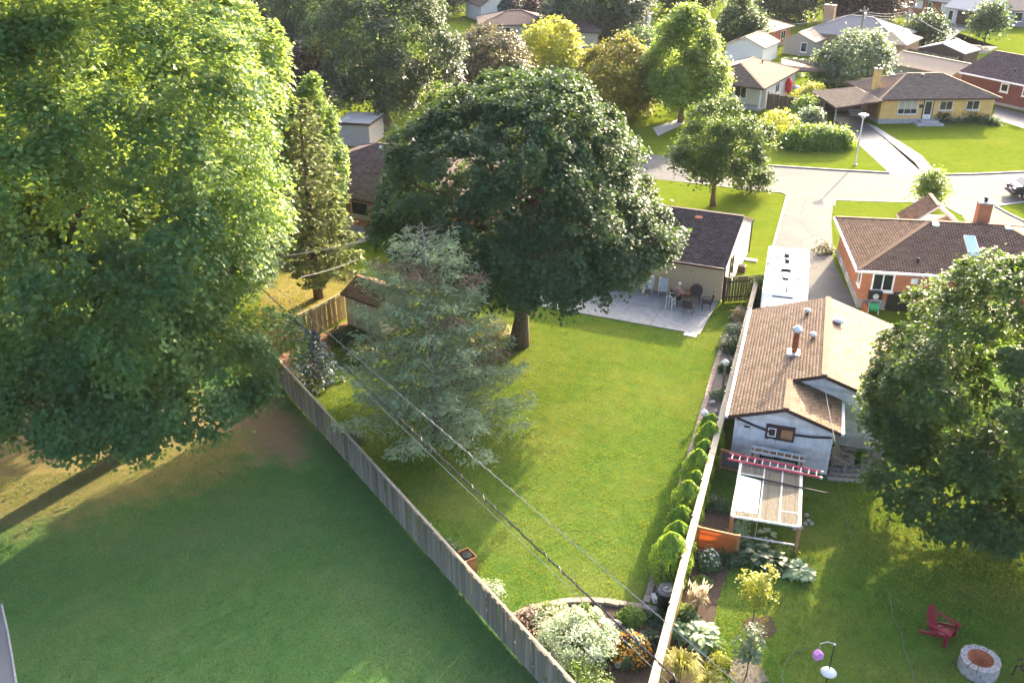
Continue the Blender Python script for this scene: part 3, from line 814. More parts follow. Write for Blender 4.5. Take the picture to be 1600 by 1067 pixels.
M['needle_dead'] = mat_leaf('needle_dead', (.14, .085, .06), (.26, .17, .12), (.3, .2, .12), .2, .8, .1)
M['cedar'] = mat_leaf('cedar', (.05, .115, .018), (.15, .27, .035), (.42, .6, .05), .42, .5, .35)
M['cedar_dark'] = mat_leaf('cedar_dark', (.025, .055, .022), (.07, .12, .04), (.16, .27, .05), .3, .5, .3)
M['leaf_variegated'] = mat_leaf('leaf_variegated', (.1, .19, .07), (.6, .64, .46), (.45, .58, .28), .3, .5, .3)
M['leaf_hosta'] = mat_leaf('leaf_hosta', (.06, .14, .05), (.06, .14, .05), (.2, .4, .1), .3, .4, .45)
M['leaf_hosta_white'] = mat_leaf('leaf_hosta_white', (.24, .34, .17), (.24, .34, .17), (.4, .52, .2), .3, .4, .45)
M['leaf_dark_broad'] = mat_leaf('leaf_dark_broad', (.03, .085, .03), (.03, .085, .03), (.15, .32, .06), .3, .35, .5)
M['flower_orange'] = mat_leaf('flower_orange', (.5, .16, .01), (.8, .42, .02), (.8, .35, .02), .25, .6, .2)
M['flower_white'] = mat_leaf('flower_white', (.7, .68, .62), (.85, .83, .78), (.8, .8, .7), .25, .6, .2)
M['flower_pink'] = mat_leaf('flower_pink', (.5, .3, .28), (.7, .5, .45), (.6, .4, .3), .25, .6, .2)
M['grass_gold'] = mat_leaf('grass_gold', (.22, .2, .04), (.4, .4, .08), (.6, .6, .1), .35, .5, .3)
M['grass_tan'] = mat_leaf('grass_tan', (.4, .3, .16), (.6, .48, .26), (.6, .5, .25), .35, .6, .2)
M['plume'] = mat_leaf('plume', (.6, .5, .36), (.8, .72, .58), (.8, .7, .5), .35, .7, .2)

# ------------------------------------------------------------------ the setting
def sheet(name, pts, z, m, kind='structure'):
    """flat sheet over ground points"""
    pts = [Vector((p[0], p[1], z)) for p in pts]
    a = sum(pts[i].x * pts[(i + 1) % len(pts)].y - pts[(i + 1) % len(pts)].x * pts[i].y for i in range(len(pts)))
    if a < 0: pts.reverse()
    me = bpy.data.meshes.new(name); bmx = __import__('bmesh').new()
    f = bmx.faces.new([bmx.verts.new(p) for p in pts]); __import__('bmesh').ops.triangulate(bmx, faces=[f])
    bmx.to_mesh(me); bmx.free()
    return tag(link(name, me, m), kind=kind)
def px(*q): return [P(a, b) for a, b in q]
def kerb(name, pts, w=.16, h=.11, m=None, z=0.0):
    mb = MB()
    for a, b in zip(pts, pts[1:]):
        a = Vector((a[0], a[1], z + h / 2)); b = Vector((b[0], b[1], z + h / 2)); d = (b - a).normalized() * w * .25
        mb.beam(a - d, b + d, w, h)
    return tag(mb.build(name, m or M['kerb']), kind='structure')

YARD1, YARD2, YDRY = (.035, .095, .02), (.08, .15, .026), (.23, .22, .07)
PARK1, PARK2, PDRY = (.042, .112, .036), (.078, .15, .048), (.13, .15, .075)
M['lawn'] = mat_lawn('lawn', (.07, .108, .012), (.115, .15, .015), (.16, .165, .03), .4)
M['yard_lawn'] = mat_lawn('yard_lawn', YARD1, YARD2, YDRY, .4)
WORN = (.23, .17, .1)
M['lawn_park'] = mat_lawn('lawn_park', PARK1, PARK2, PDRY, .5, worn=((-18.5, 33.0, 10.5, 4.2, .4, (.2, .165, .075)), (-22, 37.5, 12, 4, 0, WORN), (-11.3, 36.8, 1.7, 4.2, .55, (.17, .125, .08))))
M['lawn_dry'] = mat_lawn('lawn_dry', (.14, .12, .04), (.22, .19, .06), (.26, .2, .1), .6)
M['bare'] = mat_lawn('bare_soil', (.12, .09, .06), (.17, .125, .085), (.09, .1, .04), .6)
M['blade'] = mat_blade('blade', (.032, .09, .018), (.13, .2, .034), YDRY, (.38, .38, .025), .5, .3)
M['blade_park'] = mat_blade('blade_park', (.032, .1, .03), (.085, .165, .055), PDRY, (.26, .34, .05), .45, .36)

tag(MB().box(-700, 900, -60, 1500, -1.0, 0.0).build('ground', M['lawn']), kind='structure')
fence_a, fence_b = P(424, 575), P(424, 575)
FL_A = P(410, 535, 1.5); FL_B = P(895, 1067, 1.5)
dF = (FL_B - FL_A).normalized()
FL_E = FL_A + dF * 33.0
FR_A = P(1022, 1060, 1.55); FR_B = P(1182, 440, 1.55)
dR = (FR_B - FR_A).normalized(); FR_S = FR_A - dR * 6.0
PARK = [FL_A - dF * 2, FL_A, FL_E, (-4, 4), (-60, 4), (-60, 48), (-30, 56)]
YARD = [FL_A + Vector((.1, 0, 0)), P(545, 500), (-8, 47), (2, 50), FR_B, FR_S, FL_E]
sheet('back_lawn', YARD, .004, M['yard_lawn'])
sheet('neighbour_lawn', [FR_S, FR_B, (26, 46), (34, 10), (10, 6)], .003, M['yard_lawn'])
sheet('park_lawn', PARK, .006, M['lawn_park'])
# worn ground below the big trees, ragged outline
rg = np.random.default_rng(4)
def blob(cx, cy, rx, ry, n=36, rough=.18, rot=0.0):
    out = []
    ph = rg.uniform(0, 6.28, 4)
    for i in range(n):
        t = 2 * math.pi * i / n
        k = 1 + rough * (math.sin(3 * t + ph[0]) + .7 * math.sin(5 * t + ph[1]) + .5 * math.sin(9 * t + ph[2]) + .35 * math.sin(14 * t + ph[3])) / 1.6
        a, b = rx * k * math.cos(t), ry * k * math.sin(t)
        out.append((cx + a * math.cos(rot) - b * math.sin(rot), cy + a * math.sin(rot) + b * math.cos(rot)))
    return out
BARE = blob(-20.5, 38.0, 9.5, 4.6, rot=.1)
BARE2 = blob(-11.2, 36.6, 1.6, 4.2, rot=.55)
PATH = px((-10, 925), (3, 945), (12, 985), (20, 1030), (27, 1075), (38, 1200), (-300, 1200), (-300, 925))
sheet('path', PATH, .014, M['path'])
kerb('path_edge', PATH[1:6], .06, .035, M['concrete'])
DRYYARD = [P(395, 530), P(440, 549), P(545, 495), P(575, 470), P(560, 425), P(470, 400), P(420, 410)]
sheet('dry_lawn', DRYYARD, .008, M['lawn_dry'])

# roads and drives
ROAD = px((640, 205), (1040, 244), (1190, 259), (1395, 271.5), (1480, 273.5), (1600, 269.5), (1950, 256), (1950, 430), (1500, 430), (1310, 350), (1303, 312), (1229, 302), (1070, 285), (640, 240))
sheet('road', ROAD, .006, M['road'])
DRV = px((1231, 301), (1303, 311), (1299, 345), (1302, 408), (1338, 483), (1338, 560), (1177, 560), (1179, 490), (1191, 445))
sheet('driveway', DRV, .012, M['drive'])
sheet('driveway', px((1310, 196), (1302, 178), (1340, 176), (1352.6, 192), (1428.5, 253.6), (1442, 273), (1391, 271)), .012, M['asphalt'])
sheet('walkway', px((1353.6, 192), (1371, 199.6), (1440, 243.5), (1456, 262), (1474, 273.5), (1443, 273), (1429.5, 253.6)), .016, M['concrete'])
ISL = px((1304, 313), (1350, 314.5), (1440, 317), (1478, 323), (1502, 336), (1516, 356), (1520, 430), (1312, 430), (1301, 345))
sheet('front_lawn', ISL, .016, M['lawn'])
sheet('walkway', px((1470, 352), (1474, 343), (1498, 349), (1506, 362)), .020, M['concrete'])
LAWN2 = px((1556, 323), (1600, 316.5), (1950, 300), (1950, 430), (1660, 385), (1600, 346), (1575, 334))
sheet('front_lawn', LAWN2, .016, M['lawn'])
kerb('kerb', px((1040, 245), (1190, 259), (1300, 266), (1389, 271)))
kerb('kerb', px((1477, 273.5), (1520, 273), (1600, 269.5), (1950, 256)))
kerb('kerb', px((1070, 285), (1150, 294), (1222, 301.5), (1230, 305)), .16, .05)
kerb('driveway_edge', px((1230, 305), (1210, 378), (1191, 445), (1179, 490)), .14, .05)
kerb('kerb', px((1303, 322), (1304, 313), (1350, 314.5), (1440, 317), (1478, 323), (1502, 336)), .14, .05)
kerb('kerb', px((1660, 385), (1600, 346), (1575, 334), (1556, 323), (1600, 316.5), (1700, 312)), .16, .08)
# far street, drives and lawns
sheet('road', px((420, 100), (498, 108), (520, 118), (534, 146), (505, 150), (470, 130), (400, 128)), .008, M['road'])
sheet('driveway', px((537, 189), (604, 181), (606, 204), (575, 207), (537, 201)), .010, M['drive'])
sheet('driveway', px((1476, 38), (1516, 41), (1498, 52), (1480, 66), (1560, 74), (1540, 84), (1440, 82), (1400, 84), (1404, 64), (1440, 52)), .010, M['drive'])
sheet('driveway', px((1555, 166), (1700, 205), (1700, 232), (1552, 186)), .010, M['asphalt'])
sheet('driveway', px((1020, 200), (1062, 186), (1070, 193), (1028, 213)), .010, M['concrete'])
kerb('driveway_edge', px((1552, 160), (1620, 178), (1700, 198)), .12, .12)

# beds beside the right fence, and the front flower bed
nR = Vector((-dR.y, dR.x, 0))            # towards our lawn
def along(k, off, z=0.0): 
    q = FR_A + dR * k + nR * off; return Vector((q.x, q.y, z))
LR = (FR_B - FR_A).length
BED = [along(5.2, .06), along(LR - .3, .06), along(LR - .3, .95), along(24, 1.0), along(14, 1.0), along(5.2, 1.0)]
sheet('planting_bed', BED, .010, M['gravel_bed'])
NBED = [along(-6, -.08), along(11.0, -.08), along(11.0, -1.5), along(8, -1.5), along(5.8, -1.3), along(3, -1.3), along(1, -1.2), along(-6, -1.3)]
sheet('planting_bed', NBED, .010, M['soil'])
arc = [P(*q) for q in ((802, 965), (818, 957), (838, 950), (860, 945), (884, 941.5), (908, 940), (932, 940.5), (956, 943), (980, 946.5), (1003, 950), (1024, 955))]
FBED = arc + [along(4.6, .08), along(-6, .08), Vector((FL_E.x + .6, FL_E.y, 0)), FL_B + Vector((.35, .25, 0))]
sheet('flower_bed', FBED, .010, M['soil'])
BACKBED = [P(*q) for q in ((432, 557), (545, 500), (560, 512), (520, 540), (498, 565), (470, 585), (452, 590))]
sheet('planting_bed', BACKBED, .010, M['mulch_red'])
def edging_row(name, pts, bl=.3, w=.24, h=.12, m=None):
    root = tag(MB().beam(Vector(pts[0][:2] + (0,) if isinstance(pts[0], tuple) else (pts[0].x, pts[0].y, 0)) + Vector((0, 0, .004)), Vector((pts[1].x, pts[1].y, .004)), .1, .006).build(name, m or M['edging']), kind='structure')
    me = MB().box(-bl / 2 + .008, bl / 2 - .008, -w / 2, w / 2, -.03, h).mesh('edging_block'); me.materials.append(m or M['edging'])
    pts = [Vector((p[0], p[1], 0)) for p in pts]; acc = 0.0
    for a, b in zip(pts, pts[1:]):
        L = (b - a).length; s = acc
        while s < L:
            q = a.lerp(b, s / L); d = b - a
            share('edging_block', me, root, q, (random.gauss(0, .02), random.gauss(0, .02), math.atan2(d.y, d.x) + random.gauss(0, .04)), (1, random.uniform(.9, 1.08), random.uniform(.85, 1.1)))
            s += bl
        acc = s - L
edging_row('flower_bed_edging', arc, .27, .24, .13)
edging_row('bed_edging', [along(5.0, 1.1), along(14, 1.1), along(24, 1.12), along(27.5, 1.05)], .4, .22, .06)
edging_row('bed_edging', [P(*q) for q in ((452, 592), (470, 588), (492, 570), (505, 552))], .3, .22, .1)

# lawn blades near the camera
HOLES = [BED, NBED, FBED, BACKBED, PATH, BARE2]
YARD = [FL_A + Vector((.1, 0, 0)), P(545, 500), (-8, 47), (2, 50), along(LR - .2, .1), along(-6, .1), FL_E]
PATIO_PX = None
blades('grass', [PARK[1:3] + [(-4, 4), (-26, 14), (-30, 42), (-14, 43)]], HOLES + [BARE], 520, M['blade_park'], 11, .06, .013)
SLABS = [P(1121, 471), P(1093, 524), P(930, 490), P(900, 440)]
blades('grass', [YARD], HOLES + [SLABS], 560, M['blade'], 12, .06, .013)
NYARD = [along(-6, -.1), along(17, -.1), along(17, -13), along(-6, -17)]
blades('grass', [NYARD], HOLES + [px((1130, 650), (1135, 800), (1275, 770), (1320, 750), (1420, 740), (1420, 560))], 520, M['blade'], 13, .07, .014)
blades('grass', [DRYYARD], [], 120, M['blade'], 14, .09, .025)
# ------------------------------------------------------------------ buildings
# beige bungalow of the yard: dark roof, patio behind it
HA_O = Vector((12.5, 50.8, 0)); HA_R = R(-23.4)
hA = thing('bungalow', 'beige stucco bungalow with dark purple-brown roof beside the patio', 'house', HA_O, HA_R)
WA, DA = 14.0, 8.6
w = gable_walls(hA, -WA, DA, 2.45, 4.0, M['stucco'], 'x')
fA, rA = gable_faces(WA, DA, 2.45, 4.0, .4, .16, 'x')
fA = [[(x - WA, y, z) for x, y, z in f] for f in fA]; rA = [tuple((x - WA, y, z) for x, y, z in r) for r in rA]
roof(hA, fA, M['shingle_dark'], M['brown_trim'], ridges=rA, gutters=[((-WA, -.47, 2.25), (.1, -.47, 2.25))], gm=M['brown_trim'])
MB().prism([(.004, .03, -.05), (.004, DA - .03, -.05), (.004, DA - .03, 2.36), (.004, DA / 2, 3.82), (.004, .03, 2.36)], (.03, 0, 0)).build('gable_sunlit_face', M['stucco_white'], hA)  # beige gable wall faced in white: sun glare put into its colour
window(hA, (.036, 1.9, .75), (0, 1, 0), .95, 1.35, M['brown_trim'], cols=1)
MB().tube([(.1, DA - .1, .1), (.1, DA - .1, 2.2), (.16, DA + .2, 2.3)], .05, 6).build('downspout', M['dark_metal'], hA)
MB().tube([(.08, .05, .1), (.08, .05, 2.1), (.02, -.4, 2.25)], .045, 6).build('downspout', M['brown_trim'], hA)
MB().box(.036, .12, .3, .52, 1.9, 2.1).build('porch_light', M['white'], hA)
box_vent(hA, (-2.5, 3.7, 3.72), M['rust'], .42)
for xx, ww in ((-6.2, 1.9), (-10.5, 1.5)): window(hA, (xx, -.001, .55 if ww > 1.8 else 1.0), (1, 0, 0), ww, 1.8 if ww > 1.8 else 1.2, M['white'])

# neighbour's siding garage with a lower gable towards the camera
DG = P(1138, 649, 2.3); dr_ = R(-18)
gD = thing('garage', 'white siding garage with brown shingle roof and a lower front gable', 'garage', (DG.x, DG.y, 0), dr_)
sl = .33; ZE = 2.3; UM = 3.7; US = 2.3; V1 = 2.6; V2 = 11.3
zu = lambda u: ZE + sl * u
low = MB().prism([(.28, .3, -.1), (4.32, .3, -.1), (4.32, .3, zu(.28) - .17), (US, .3, zu(US) - .17), (.28, .3, zu(.28) - .17)], (0, V1 - .02, 0))
low.build('wall', M['siding_white'], gD)
MB().prism([(.285, V1 + .28, -.1), (7.12, V1 + .28, -.1), (7.12, V1 + .28, zu(.28) - .17), (UM, V1 + .28, zu(UM) - .17), (.285, V1 + .28, zu(.28) - .17)], (0, V2 - V1 - .55, 0)).build('wall', M['siding_white'], gD)
faces = [[(0, V1, ZE), (0, V2, ZE), (UM, V2, zu(UM)), (UM, V1, zu(UM))][::-1],
         [(7.4, V1, ZE), (7.4, V2, ZE), (UM, V2, zu(UM)), (UM, V1, zu(UM))],
         [(0, 0, ZE), (0, V1, ZE), (US, V1, zu(US)), (US, 0, zu(US))],
         [(4.6, 0, ZE), (4.6, V1 + .27, ZE), (US, V1 + .27, zu(US)), (US, 0, zu(US))]]
faces[0] = [(0, V1, ZE), (0, V2, ZE), (UM, V2, zu(UM)), (UM, V1, zu(UM))]
roof(gD, faces, M['shingle_brown'], M['brown_trim'], th=.17, gap=.04, lift=.008, course=.145, ridges=[((US, 0, zu(US)), (US, V1, zu(US))), ((UM, V1, zu(UM)), (UM, V2, zu(UM)))],
     gutters=[((-.07, -.02, ZE - .05), (-.07, V2, ZE - .05)), ((4.67, -.02, ZE - .05), (4.67, V1, ZE - .05))], gm=M['white'])
siding(gD, (0, .3, 0), (1, 0, 0), [(.28, 0), (4.32, 0), (4.32, zu(.28) - .18), (US, zu(US) - .18), (.28, zu(.28) - .18)], (0, -1, 0), M['siding_lap'], .19)
siding(gD, (0, V1 + .28, 0), (1, 0, 0), [(4.36, 0), (7.12, 0), (7.12, zu(.28) - .18), (UM, zu(UM) - .18), (2.4, zu(2.4) - .18)], (0, -1, 0), M['siding_lap'], .19)
MB().tube([(.35, .22, 2.12), (1.0, .2, 1.93), (1.75, .2, 1.72)], .05, 6).build('drain_pipe', M['black_plastic'], gD)
MB().tube([(2.75, .2, 1.75), (3.5, .2, 1.78), (4.3, .22, 1.9)], .05, 6).build('drain_pipe', M['black_plastic'], gD)
MB().box(.3, .42, .2, .26, .05, 2.0).build('corner_trim', M['dirty_white'], gD)
MB().box(4.22, 4.34, .2, .26, .05, 2.0).build('corner_trim', M['dirty_white'], gD)
MB().box(.7, .95, .25, .28, 1.7, 1.78).build('wall_hook', M['dark_metal'], gD)
# chimney pipe, vents on the brown roof
def onD(u, v): return (u, v, zu(min(u, 2 * UM - u)))
b = onD(2.35, 5.2)
ck = MB().lathe([(.13, -.1), (.13, 1.15)], 12, b).build('stove_pipe', M['rust'], gD)
MB().lathe([(.22, 1.15), (.24, 1.24), (.2, 1.32), (.08, 1.42), (.001, 1.44)], 12, b).build('pipe_cap', M['galv'], ck)
MB().box(b[0] - .3, b[0] + .25, b[1] - .32, b[1] + .28, b[2] - .07, b[2] + .1).build('flashing', M['galv'], ck)
for u, v, r in ((3.1, 6.6, .15), (2.75, 9.6, .15)): roof_vent(gD, onD(u, v), M['galv'], r)
roof_vent(gD, onD(4.25, 8.6), M['galv'], .25)

# red brick bungalow with hip roof
E_R = R(-9.5)
hE = thing('bungalow', 'orange brick bungalow with brown hip roof, skylight and white window frames', 'house', (20.4, 49.9, 0), E_R)
WE, DE, ZEe, ZRe = 12.75, 8.5, 2.55, 4.15
walls(hE, WE, DE, ZEe - .14, M['brick_red'], M['foundation'], .55)
fE, hipsE = hip_faces(WE, DE, ZEe, ZRe, .4)
roof(hE, fE, M['shingle_red'], M['white'], ridges=hipsE, th=.14, cap=M['shingle_red'], gutters=[((-.46, -.46, 2.48), (-.46, DE + .4, 2.48)), ((-.4, -.46, 2.48), (WE, -.46, 2.48))], gm=M['white'])
window(hE, (.55, 0, 1.15), (1, 0, 0), 1.25, 1.15, M['white'], cols=2, fw=.1)
window(hE, (0, .9, 1.25), (0, -1, 0), .75, 1.05, M['white'], cols=1, fw=.1)
window(hE, (-.025, 4.2, .18), (0, -1, 0), .8, .34, M['dirty_white'], cols=2, sill=False)
window(hE, (-.025, 6.8, .18), (0, -1, 0), .8, .34, M['dirty_white'], cols=2, sill=False)
MB().box(2.7, 3.05, -.12, -.002, 1.75, 2.1).build('vent_hood', M['white'], hE)
chimney(hE, 7.35, 4.9, 3.6, 5.25, .75, .6, M['brick_red'], M['concrete'])
slE = (ZRe - ZEe) / (DE / 2 + .4)
def onE(x, y): return (x, y, ZEe + slE * (y + .4))
sk = MB().prism([Vector(onE(5.9, 1.3)) + Vector((0, 0, .02)), Vector(onE(6.55, 1.3)) + Vector((0, 0, .02)), Vector(onE(6.55, 2.9)) + Vector((0, 0, .02)), Vector(onE(5.9, 2.9)) + Vector((0, 0, .02))], (0, 0, .14)).build('skylight', M['white'], hE)
MB().prism([Vector(onE(5.95, 1.36)) + Vector((0, 0, .162)), Vector(onE(6.5, 1.36)) + Vector((0, 0, .162)), Vector(onE(6.5, 2.84)) + Vector((0, 0, .162)), Vector(onE(5.95, 2.84)) + Vector((0, 0, .162))], (0, 0, .02)).build('pane', M['skylight'], sk)
roof_vent(hE, onE(3.0, .5), M['dark_metal'], .1)
box_vent(hE, onE(4.5, 3.9), M['galv'], .35); box_vent(hE, onE(8.6, 3.9), M['grey_trim'], .35)
# front porch roof beyond the ridge and a wing to the camera side
MB().box(4.3, 7.4, DE, DE + 2.4, -.1, 2.4).build('porch_wall', M['brick_red'], hE)
gf, gr = gable_faces(3.1, 2.6, 2.5, 3.75, .3, .0, 'y')
roof(hE, [[(x + 4.3, y + DE + .1, z) for x, y, z in f] for f in gf], M['shingle_red'], M['white'], name='porch_roof', ridges=[tuple((x + 4.3, y + DE + .1, z) for x, y, z in r) for r in gr])
MB().box(9.6, 15.8, -4.4, 4, -.1, 2.4).build('wing_wall', M['brick_red'], hE)
f2, h2 = hip_faces(6.2, 9.4, 2.5, 3.85, .35)
roof(hE, [[(x + 9.6, y - 4.4, z) for x, y, z in f] for f in f2], M['shingle_red'], M['white'], name='wing_roof', ridges=[tuple((x + 9.6, y - 4.4, z) for x, y, z in r) for r in h2])

# yellow brick house with carport
hF = thing('bungalow', 'yellow brick bungalow with carport and tan hip roof across the street', 'house', (37.4, 94.7, 0), R(3.5))
WF, DF = 11.8, 8.0
walls(hF, WF, DF, 2.42, M['brick_yellow'], M['foundation'], .5)
fF, hipsF = hip_faces(WF, DF, 2.55, 4.25, .45)
roof(hF, fF, M['shingle_tan'], M['brown_trim'], ridges=hipsF, th=.14)
wf = window(hF, (1.8, 0, .95), (1, 0, 0), 2.05, 1.4, M['dirty_white'], cols=3)
MB().prism([(1.85, -.022, 1.45), (3.8, -.022, 1.45), (3.8, -.022, 2.25), (1.85, -.022, 2.25)], (0, -.012, 0)).build('curtain', M['siding_tan'], wf)
door(hF, (4.5, 0, .45), (1, 0, 0), .9, 1.9, M['dirty_white'], M['brown_trim'], glass=True)
MB().box(4.0, 4.35, -.08, -.003, 1.6, 1.9).build('letter_box', M['black_plastic'], hF)
for xx in (6.1, 8.9): window(hF, (xx, 0, 1.3), (1, 0, 0), 1.4, .95, M['dirty_white'], cols=2)
MB().box(3.6, 6.3, -1.35, -.03, -.05, .22).build('step', M['concrete'], hF)
MB().box(4.1, 5.9, -.9, -.03, .221, .42).build('step', M['concrete'], hF)
chimney(hF, .5, 3.1, 2.7, 4.9, .62, .6, M['brick_yellow'], M['concrete'])
slF = 1.7 / 4.45
box_vent(hF, (2.9, 4.9, 3.95), M['grey_trim'], .4)
roof_vent(hF, (5.4, 3.4, 2.55 + slF * 3.85), M['grey_trim'], .17)
cp = [(-5.4, -1.9, 2.15), (-.47, -1.3, 2.62), (-.47, 5.6, 2.62), (-5.2, 5.9, 2.15)]
rc = MB().prism([Vector(q) - Vector((0, 0, .18)) for q in cp], (0, 0, .17)).build('carport_roof', M['brown_trim'], hF)
tag(link('shingles', shingle_mesh([[cp[3], cp[0], cp[1], cp[2]]], seed=8), M['shingle_tan'], rc), kind='stuff')
for q in ((-5.25, -1.6), (-5.1, 2.0), (-5.05, 5.6)): MB().box(q[0] - .06, q[0] + .06, q[1] - .06, q[1] + .06, -.05, 1.97).build('carport_post', M['grey_trim'], hF)
MB().box(-5.1, -.03, 5.62, 5.75, -.05, 2.0).build('carport_back_wall', M['dark_board'], hF)
MB().box(-5.14, -5.06, 2.1, 5.6, -.05, 1.9).build('carport_side_wall', M['brown_trim'], hF)
for k in range(3): MB().box(-1.55, -.05, 3.4 + .3 * k, 3.7 + .3 * k - .002, -.05, .2 * (k + 1)).build('carport_step', M['concrete'], hF)
door(hF, (-.0, 5.2, .62), (0, -1, 0), .85, 1.6, M['siding_grey'], M['white'])
MB().box(-.06, -.002, .4, 3.0, .5, 2.3).build('side_panel', M['timber'], hF)

# white hip-roofed house with a porch
hG = thing('bungalow', 'white bungalow with tan hip roof and a posted corner porch', 'house', (26.7, 99.6, 0), R(-32))
WG, DG2 = 8.6, 13.0
MB().box(-WG + .4, -.4, 2.2, DG2 - .4, -.1, 2.36).build('wall', M['stucco_white'], hG)
fG, hpG = hip_faces(WG - .8, DG2 - .8, 2.5, 4.1, .4)
roof(hG, [[(x - WG + .4, y + .4, z) for x, y, z in f] for f in fG], M['shingle_tan'], M['brown_trim'], ridges=[tuple((x - WG + .4, y + .4, z) for x, y, z in r) for r in hpG], th=.14)
MB().box(-WG + .4, -.4, .5, 2.19, -.1, .25).build('porch_floor', M['concrete'], hG)
for xx in (-.55, -3.5, -6.3): MB().box(xx - .07, xx + .07, .55, .69, .251, 2.36).build('porch_post', M['white'], hG)
window(hG, (-4.6, 2.2, .8), (1, 0, 0), 2.0, 1.3, M['white'], cols=3)
window(hG, (-.4, 5.2, 1.0), (0, 1, 0), 1.4, 1.1, M['white'])
window(hG, (-.4, 9.2, 1.0), (0, 1, 0), 1.2, 1.1, M['white'])
roof_vent(hG, (-3.1, 8.2, 3.7), M['dark_metal'], .12)
MB().box(-WG + 1.2, -2.0, DG2 - .4, DG2 + 3.6, -.1, 2.2).build('rear_wall', M['stucco_white'], hG)
roof(hG, [[(-.4, DG2 - .4, 2.3), (2.6, DG2 + 2, 2.3), (1.6, DG2 + 3.6, 2.9), (-3.4, DG2 + 3.6, 2.9), (-2.2, DG2 - .4, 2.9)]], M['shingle_tan'], M['brown_trim'], tiles=False, name='lean_to_roof')

# smaller garages and houses further off
def far_gable(name, label, cat, o, rz, W, D, ze, zr, wm, rm, axis='y', ov=.3, trim=None, wins=(), doors=(), group=None):
    r = thing(name, label, cat, (o[0], o[1], 0), R(rz), group)
    gable_walls(r, W, D, ze, zr - .05, wm, axis)
    f, rd = gable_faces(W, D, ze + .06, zr + .06, ov, ov, axis)
    roof(r, f, rm, trim or M['brown_trim'], tiles=False, th=.13, ridges=rd)
    for a in wins: window(r, *a)
    return r
def far_hip(name, label, cat, o, rz, W, D, ze, zr, wm, rm, ov=.45, wins=(), group=None, found=True):
    r = thing(name, label, cat, (o[0], o[1], 0), R(rz), group)
    walls(r, W, D, ze - .13, wm, M['foundation'] if found else None, .4)
    f, hp = hip_faces(W, D, ze, zr, ov)
    roof(r, f, rm, M['brown_trim'], tiles=False, th=.13, ridges=hp)
    for a in wins: window(r, *a)
    return r
far_gable('shed', 'small grey-brown shed with tan roof behind the white bungalow', 'shed', P(1222, 84), -38, 4.4, 4.2, 2.1, 3.0, M['siding_grey'], M['far_roof_tan'], 'y',
          wins=[((2.6, 0, .5), (1, 0, 0), .9, 1.3, M['white'], None, 1)])
r = far_gable('garage', 'white garage beside the tall bright green maple', 'garage', P(1132, 96), -32, 5.2, 6, 2.3, 3.4, M['stucco_white'], M['far_roof_tan'], 'y')
q = P(1192, 52, 2.5); q2 = P(1236, 40.5, 2.5); d_ = q2 - q
far_hip('house', 'red brick house with broad beige roof beyond the grey-brown shed', 'house', (q.x, q.y), math.degrees(math.atan2(d_.y, d_.x)), d_.length, 10, 2.5, 4.3, M['brick_red'], M['far_roof_tan'],
        wins=[((6, 0, .9), (1, 0, 0), 1.6, 1.2, M['white'])])
hI = far_hip('house', 'tan brick house with charcoal hip roof and brick chimney', 'house', (41.9, 138.6), -36, 12.6, 9.2, 2.6, 4.7, M['brick_tan'], M['far_roof_grey'],
             wins=[((1.7, 0, 1.1), (1, 0, 0), 1.2, 1.1, M['white']), ((4.6, 0, .4), (1, 0, 0), 1.6, 1.9, M['white'], None, 3), ((8.5, 0, 1.1), (1, 0, 0), 1.6, 1.1, M['white'])])
chimney(hI, 1.2, 6.2, 2.5, 5.6, 1.5, .9, M['brick_tan'], M['concrete'])
MB().box(9.3, 14.6, -2.4, 5, -.1, 2.3).build('wing_wall', M['brick_tan'], hI)
f2, h2 = hip_faces(5.3, 7.4, 2.45, 3.6, .4)
roof(hI, [[(x + 9.3, y - 2.4, z) for x, y, z in f] for f in f2], M['far_roof_tan'], M['brown_trim'], tiles=False, name='wing_roof')
far_gable('carport', 'dark open-fronted carport with pale roof behind the wooden fence', 'carport', P(1432, 99), -47, 6.0, 4.6, 2.0, 2.9, M['dark_board'], M['far_roof_light'], 'y', ov=.15)
far_gable('garage', 'low garage with brown roof behind the yellow brick bungalow', 'garage', P(1382, 121), -62, 9.5, 5.4, 1.9, 2.9, M['siding_grey'], M['far_roof_tan'], 'x')
hL = thing('house', 'dark red brick house with wide purple-grey shingle roof at the right edge', 'house', P(1497, 150), R(-63))
gable_walls(hL, 20, 10, 2.8, 4.55, M['brick_dark'], 'x', z0=-.8)
fL, rL = gable_faces(20, 10, 2.86, 4.62, .4, .3, 'x')
roof(hL, fL, M['shingle_purple'], M['dirty_white'], ridges=rL, th=.14, gutters=[((-.2, -.47, 2.62), (20, -.47, 2.62))], gm=M['white'])
for xx, ww in ((5.1, 1.0), (7.8, 1.5), (11.2, 1.4), (15, 1.4)): window(hL, (xx, 0, 1.45), (1, 0, 0), ww, .95, M['white'], cols=1, fw=.13)
MB().box(-.02, 20.02, -.03, -.002, -.7, .3).build('foundation', M['foundation'], hL)
for xx in (10.9,): window(hL, (xx, -.03, -.15), (1, 0, 0), 1.1, .42, M['white'], cols=2, sill=False)
chimney(hL, 4.6, 6.3, 3.8, 5.7, 1.0, .9, M['brick_tan'], M['concrete'])
roof_vent(hL, (7.0, 3.4, 4.1), M['dark_metal'], .13); roof_vent(hL, (5.2, 1.6, 3.5), M['dark_metal'], .12); roof_vent(hL, (9.5, 3.4, 4.1), M['dark_metal'], .13)
MB().box(5, 17, 10, 18, -.1, 2.6).build('rear_wing_wall', M['brick_dark'], hL)
f2, h2 = hip_faces(12, 9, 2.9, 4.6, .4)
roof(hL, [[(x + 5, y + 9.5, z) for x, y, z in f] for f in f2], M['shingle_purple'], M['dirty_white'], tiles=False, name='rear_wing_roof')

